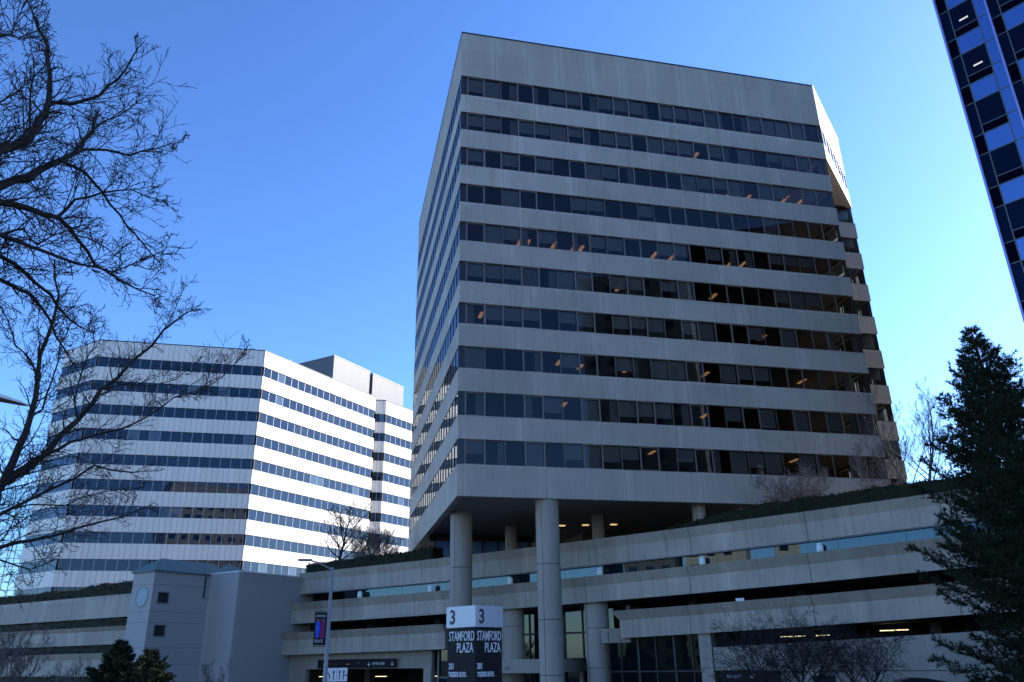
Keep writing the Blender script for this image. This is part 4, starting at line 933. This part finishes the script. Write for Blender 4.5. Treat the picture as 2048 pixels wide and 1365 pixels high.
def conifer(name, label, base, h, rad, seed, nwh, tufts, z0=.12, top=.0, ln=.17, wd=.016, trunk=.3, droop=-.05, lean=(0, 0)):
    r = random.Random(seed); T = thing(name, label, "tree" if h > 5 else "bush", base); B = Vector(base)
    m = MB(); lf = MB(); ax = lambda t: B+ZU*h*t+Vector((lean[0], lean[1], 0))*t*t
    m.tube([ax(i/10) for i in range(11)], [trunk*(1-.93*i/10) for i in range(11)], 10)
    for k in range(nwh):
        t = z0+(1-z0)*(k/nwh)**.9; c = ax(t); R_ = rad*(1-((t-.42)/.58)**1.12 if t > .42 else .84+t*.38)*r.uniform(.74, 1.12)+.12; nb = 9 if t < .85 else 6
        for j in range(nb):
            if r.random() < .24: continue
            a = 2*math.pi*(j/nb+r.random()*.12+k*.31); L_ = R_*r.uniform(.62, 1.02)
            d = Vector((math.cos(a), math.sin(a), droop+.55*t)).normalized(); P = c; pts = [P]; n = 6
            for i in range(n): d = (d+rv(r)*.09+ZU*(.07+.05*t)).normalized(); P = P+d*L_/n; pts.append(P)
            m.tube(pts, [max(.055*(1-t)*(1-.85*i/n), .01) for i in range(n+1)], 4)
            nt_ = int(tufts*L_)
            for q in range(nt_):
                u = .18+.82*(q+r.random())/nt_; i = min(int(u*n), n-1); p = pts[i].lerp(pts[i+1], u*n-i); bd = (pts[i+1]-pts[i]).normalized()
                side = (bd.cross(ZU).normalized()*r.choice((-1, 1))+bd*.5+ZU*r.uniform(-.45, .75)).normalized(); sl = min(L_, 2.4)*.34*(1.2-u)*r.uniform(.4, 1.4)+.14
                e = p+side*sl; lf.tube([p, e], [.007, .004], 3)
                for v in (.3, .65, 1.0): tuft(lf, r, p.lerp(e, v), side+ZU*.35, 9, ln, wd)
            tuft(lf, r, pts[-1], d+ZU*.3, 12, ln*1.1, wd)
    m.build("trunk", MT['bark'], T); lf.build("crown", MT['needle'], T)
conifer("evergreen_tree", "tall dark evergreen tree at the right edge in front of the garage", (16.35, 25.3, GZ), 13.75, 4.0, 41, 42, 16, .12, trunk=.34, lean=(-.3, .1), wd=.013, ln=.17)
conifer("evergreen_tree", "second dark evergreen at the right edge, lower and behind the tall one", (21.8, 30.0, GZ), 13.4, 4.0, 42, 34, 13, .10, trunk=.3, wd=.018, ln=.2)
conifer("evergreen_bush", "low dark evergreen bush at the foot of the stair block, lower left", (-17.6, 40.4, GZ), 3.9, 1.75, 43, 13, 14, .2, trunk=.1, ln=.18, wd=.026)
conifer("evergreen_bush", "dark evergreen bush with one raised tip beside the garage wing, lower left", (-19.2, 40.7, GZ), 4.4, 1.6, 44, 13, 14, .2, trunk=.1, ln=.18, wd=.026)
def hedge(label, s0, s1, t, th, zf, hf, seed, dens=70, lsz=.07):
    r = random.Random(seed); mid = (s0+s1)/2; c = PP(mid, t, zf(mid)); T = thing("hedge", label, "hedge", (c.x, c.y, c.z))
    m = MB(); n = max(2, int((s1-s0)/1.2)); ht = []
    for i in range(n+1): ht.append(hf(s0+(s1-s0)*i/n)*r.uniform(.88, 1.04))
    for i in range(n):
        a = s0+(s1-s0)*i/n; b = s0+(s1-s0)*(i+1)/n; i0 = .07
        A = [PP(a, t-i0, zf(a)), PP(b, t-i0, zf(b)), PP(b, t-i0, zf(b)+ht[i+1]-i0), PP(a, t-i0, zf(a)+ht[i]-i0)]; B = [p-N*(th-2*i0) for p in A]
        m.poly(A); m.poly(B[::-1]); m.poly([A[3], A[2], B[2], B[3]])
        if i == 0: m.poly([A[0], A[3], B[3], B[0]])
        if i == n-1: m.poly([A[1], B[1], B[2], A[2]])
        area = (b-a)*(ht[i]*2+th); 
        for _ in range(int(area*dens)):
            s = r.uniform(a, b); H = ht[i]+(ht[i+1]-ht[i])*(s-a)/(b-a); u = r.uniform(0, 2*H+th)
            if u < H: p = PP(s, t-r.uniform(-.06, .12), zf(s)+u)
            elif u < H+th: p = PP(s, t-(u-H), zf(s)+H-r.uniform(-.09, .1)*(1+.8*math.sin(s*1.7)))
            else: p = PP(s, t-th+r.uniform(-.05, .1), zf(s)+u-H-th)
            d = rv(r); e = d.cross(rv(r)).normalized(); k = lsz*r.uniform(.6, 1.3); m.poly([p-d*k, p+e*k*.6, p+d*k, p-e*k*.6])
    m.build("foliage", MT['leaf'], T)
hedge("dark clipped hedge on the garage roof left of the round columns, under the bare tree", -16.8, -1.6, -.15, 1.6, lambda s: g(s)-.15, lambda s: 1.25 if s < -4 else 1.45, 51)
hedge("long dark hedge on the garage roof at the right, below the tower's base", 19.8, 60, -.15, 1.6, lambda s: g(s)-.15, lambda s: min(1.35, .6+(s-19.8)*.1), 52, 55)
hedge("hedge along the top of the garage wing in the lower left, sunlit along its crest", -100, -23.9, 6.8, 1.3, lambda s: 7.95, lambda s: 1.45 if s > -42 else 1.15, 53, 40, .08)
hedge("dark hedge filling the upper gap of the garage wing", -85, -23.9, 6.85, 1.2, lambda s: 5.05, lambda s: 1.0, 54, 22, .08)
hedge("dark hedge filling the middle gap of the garage wing", -85, -23.9, 6.85, 1.2, lambda s: 2.65, lambda s: .92, 55, 22, .08)
hedge("dark hedge at the lowest gap of the garage wing", -85, -23.9, 8.3, 1.2, lambda s: GZ, lambda s: 2.45, 56, 16, .09)
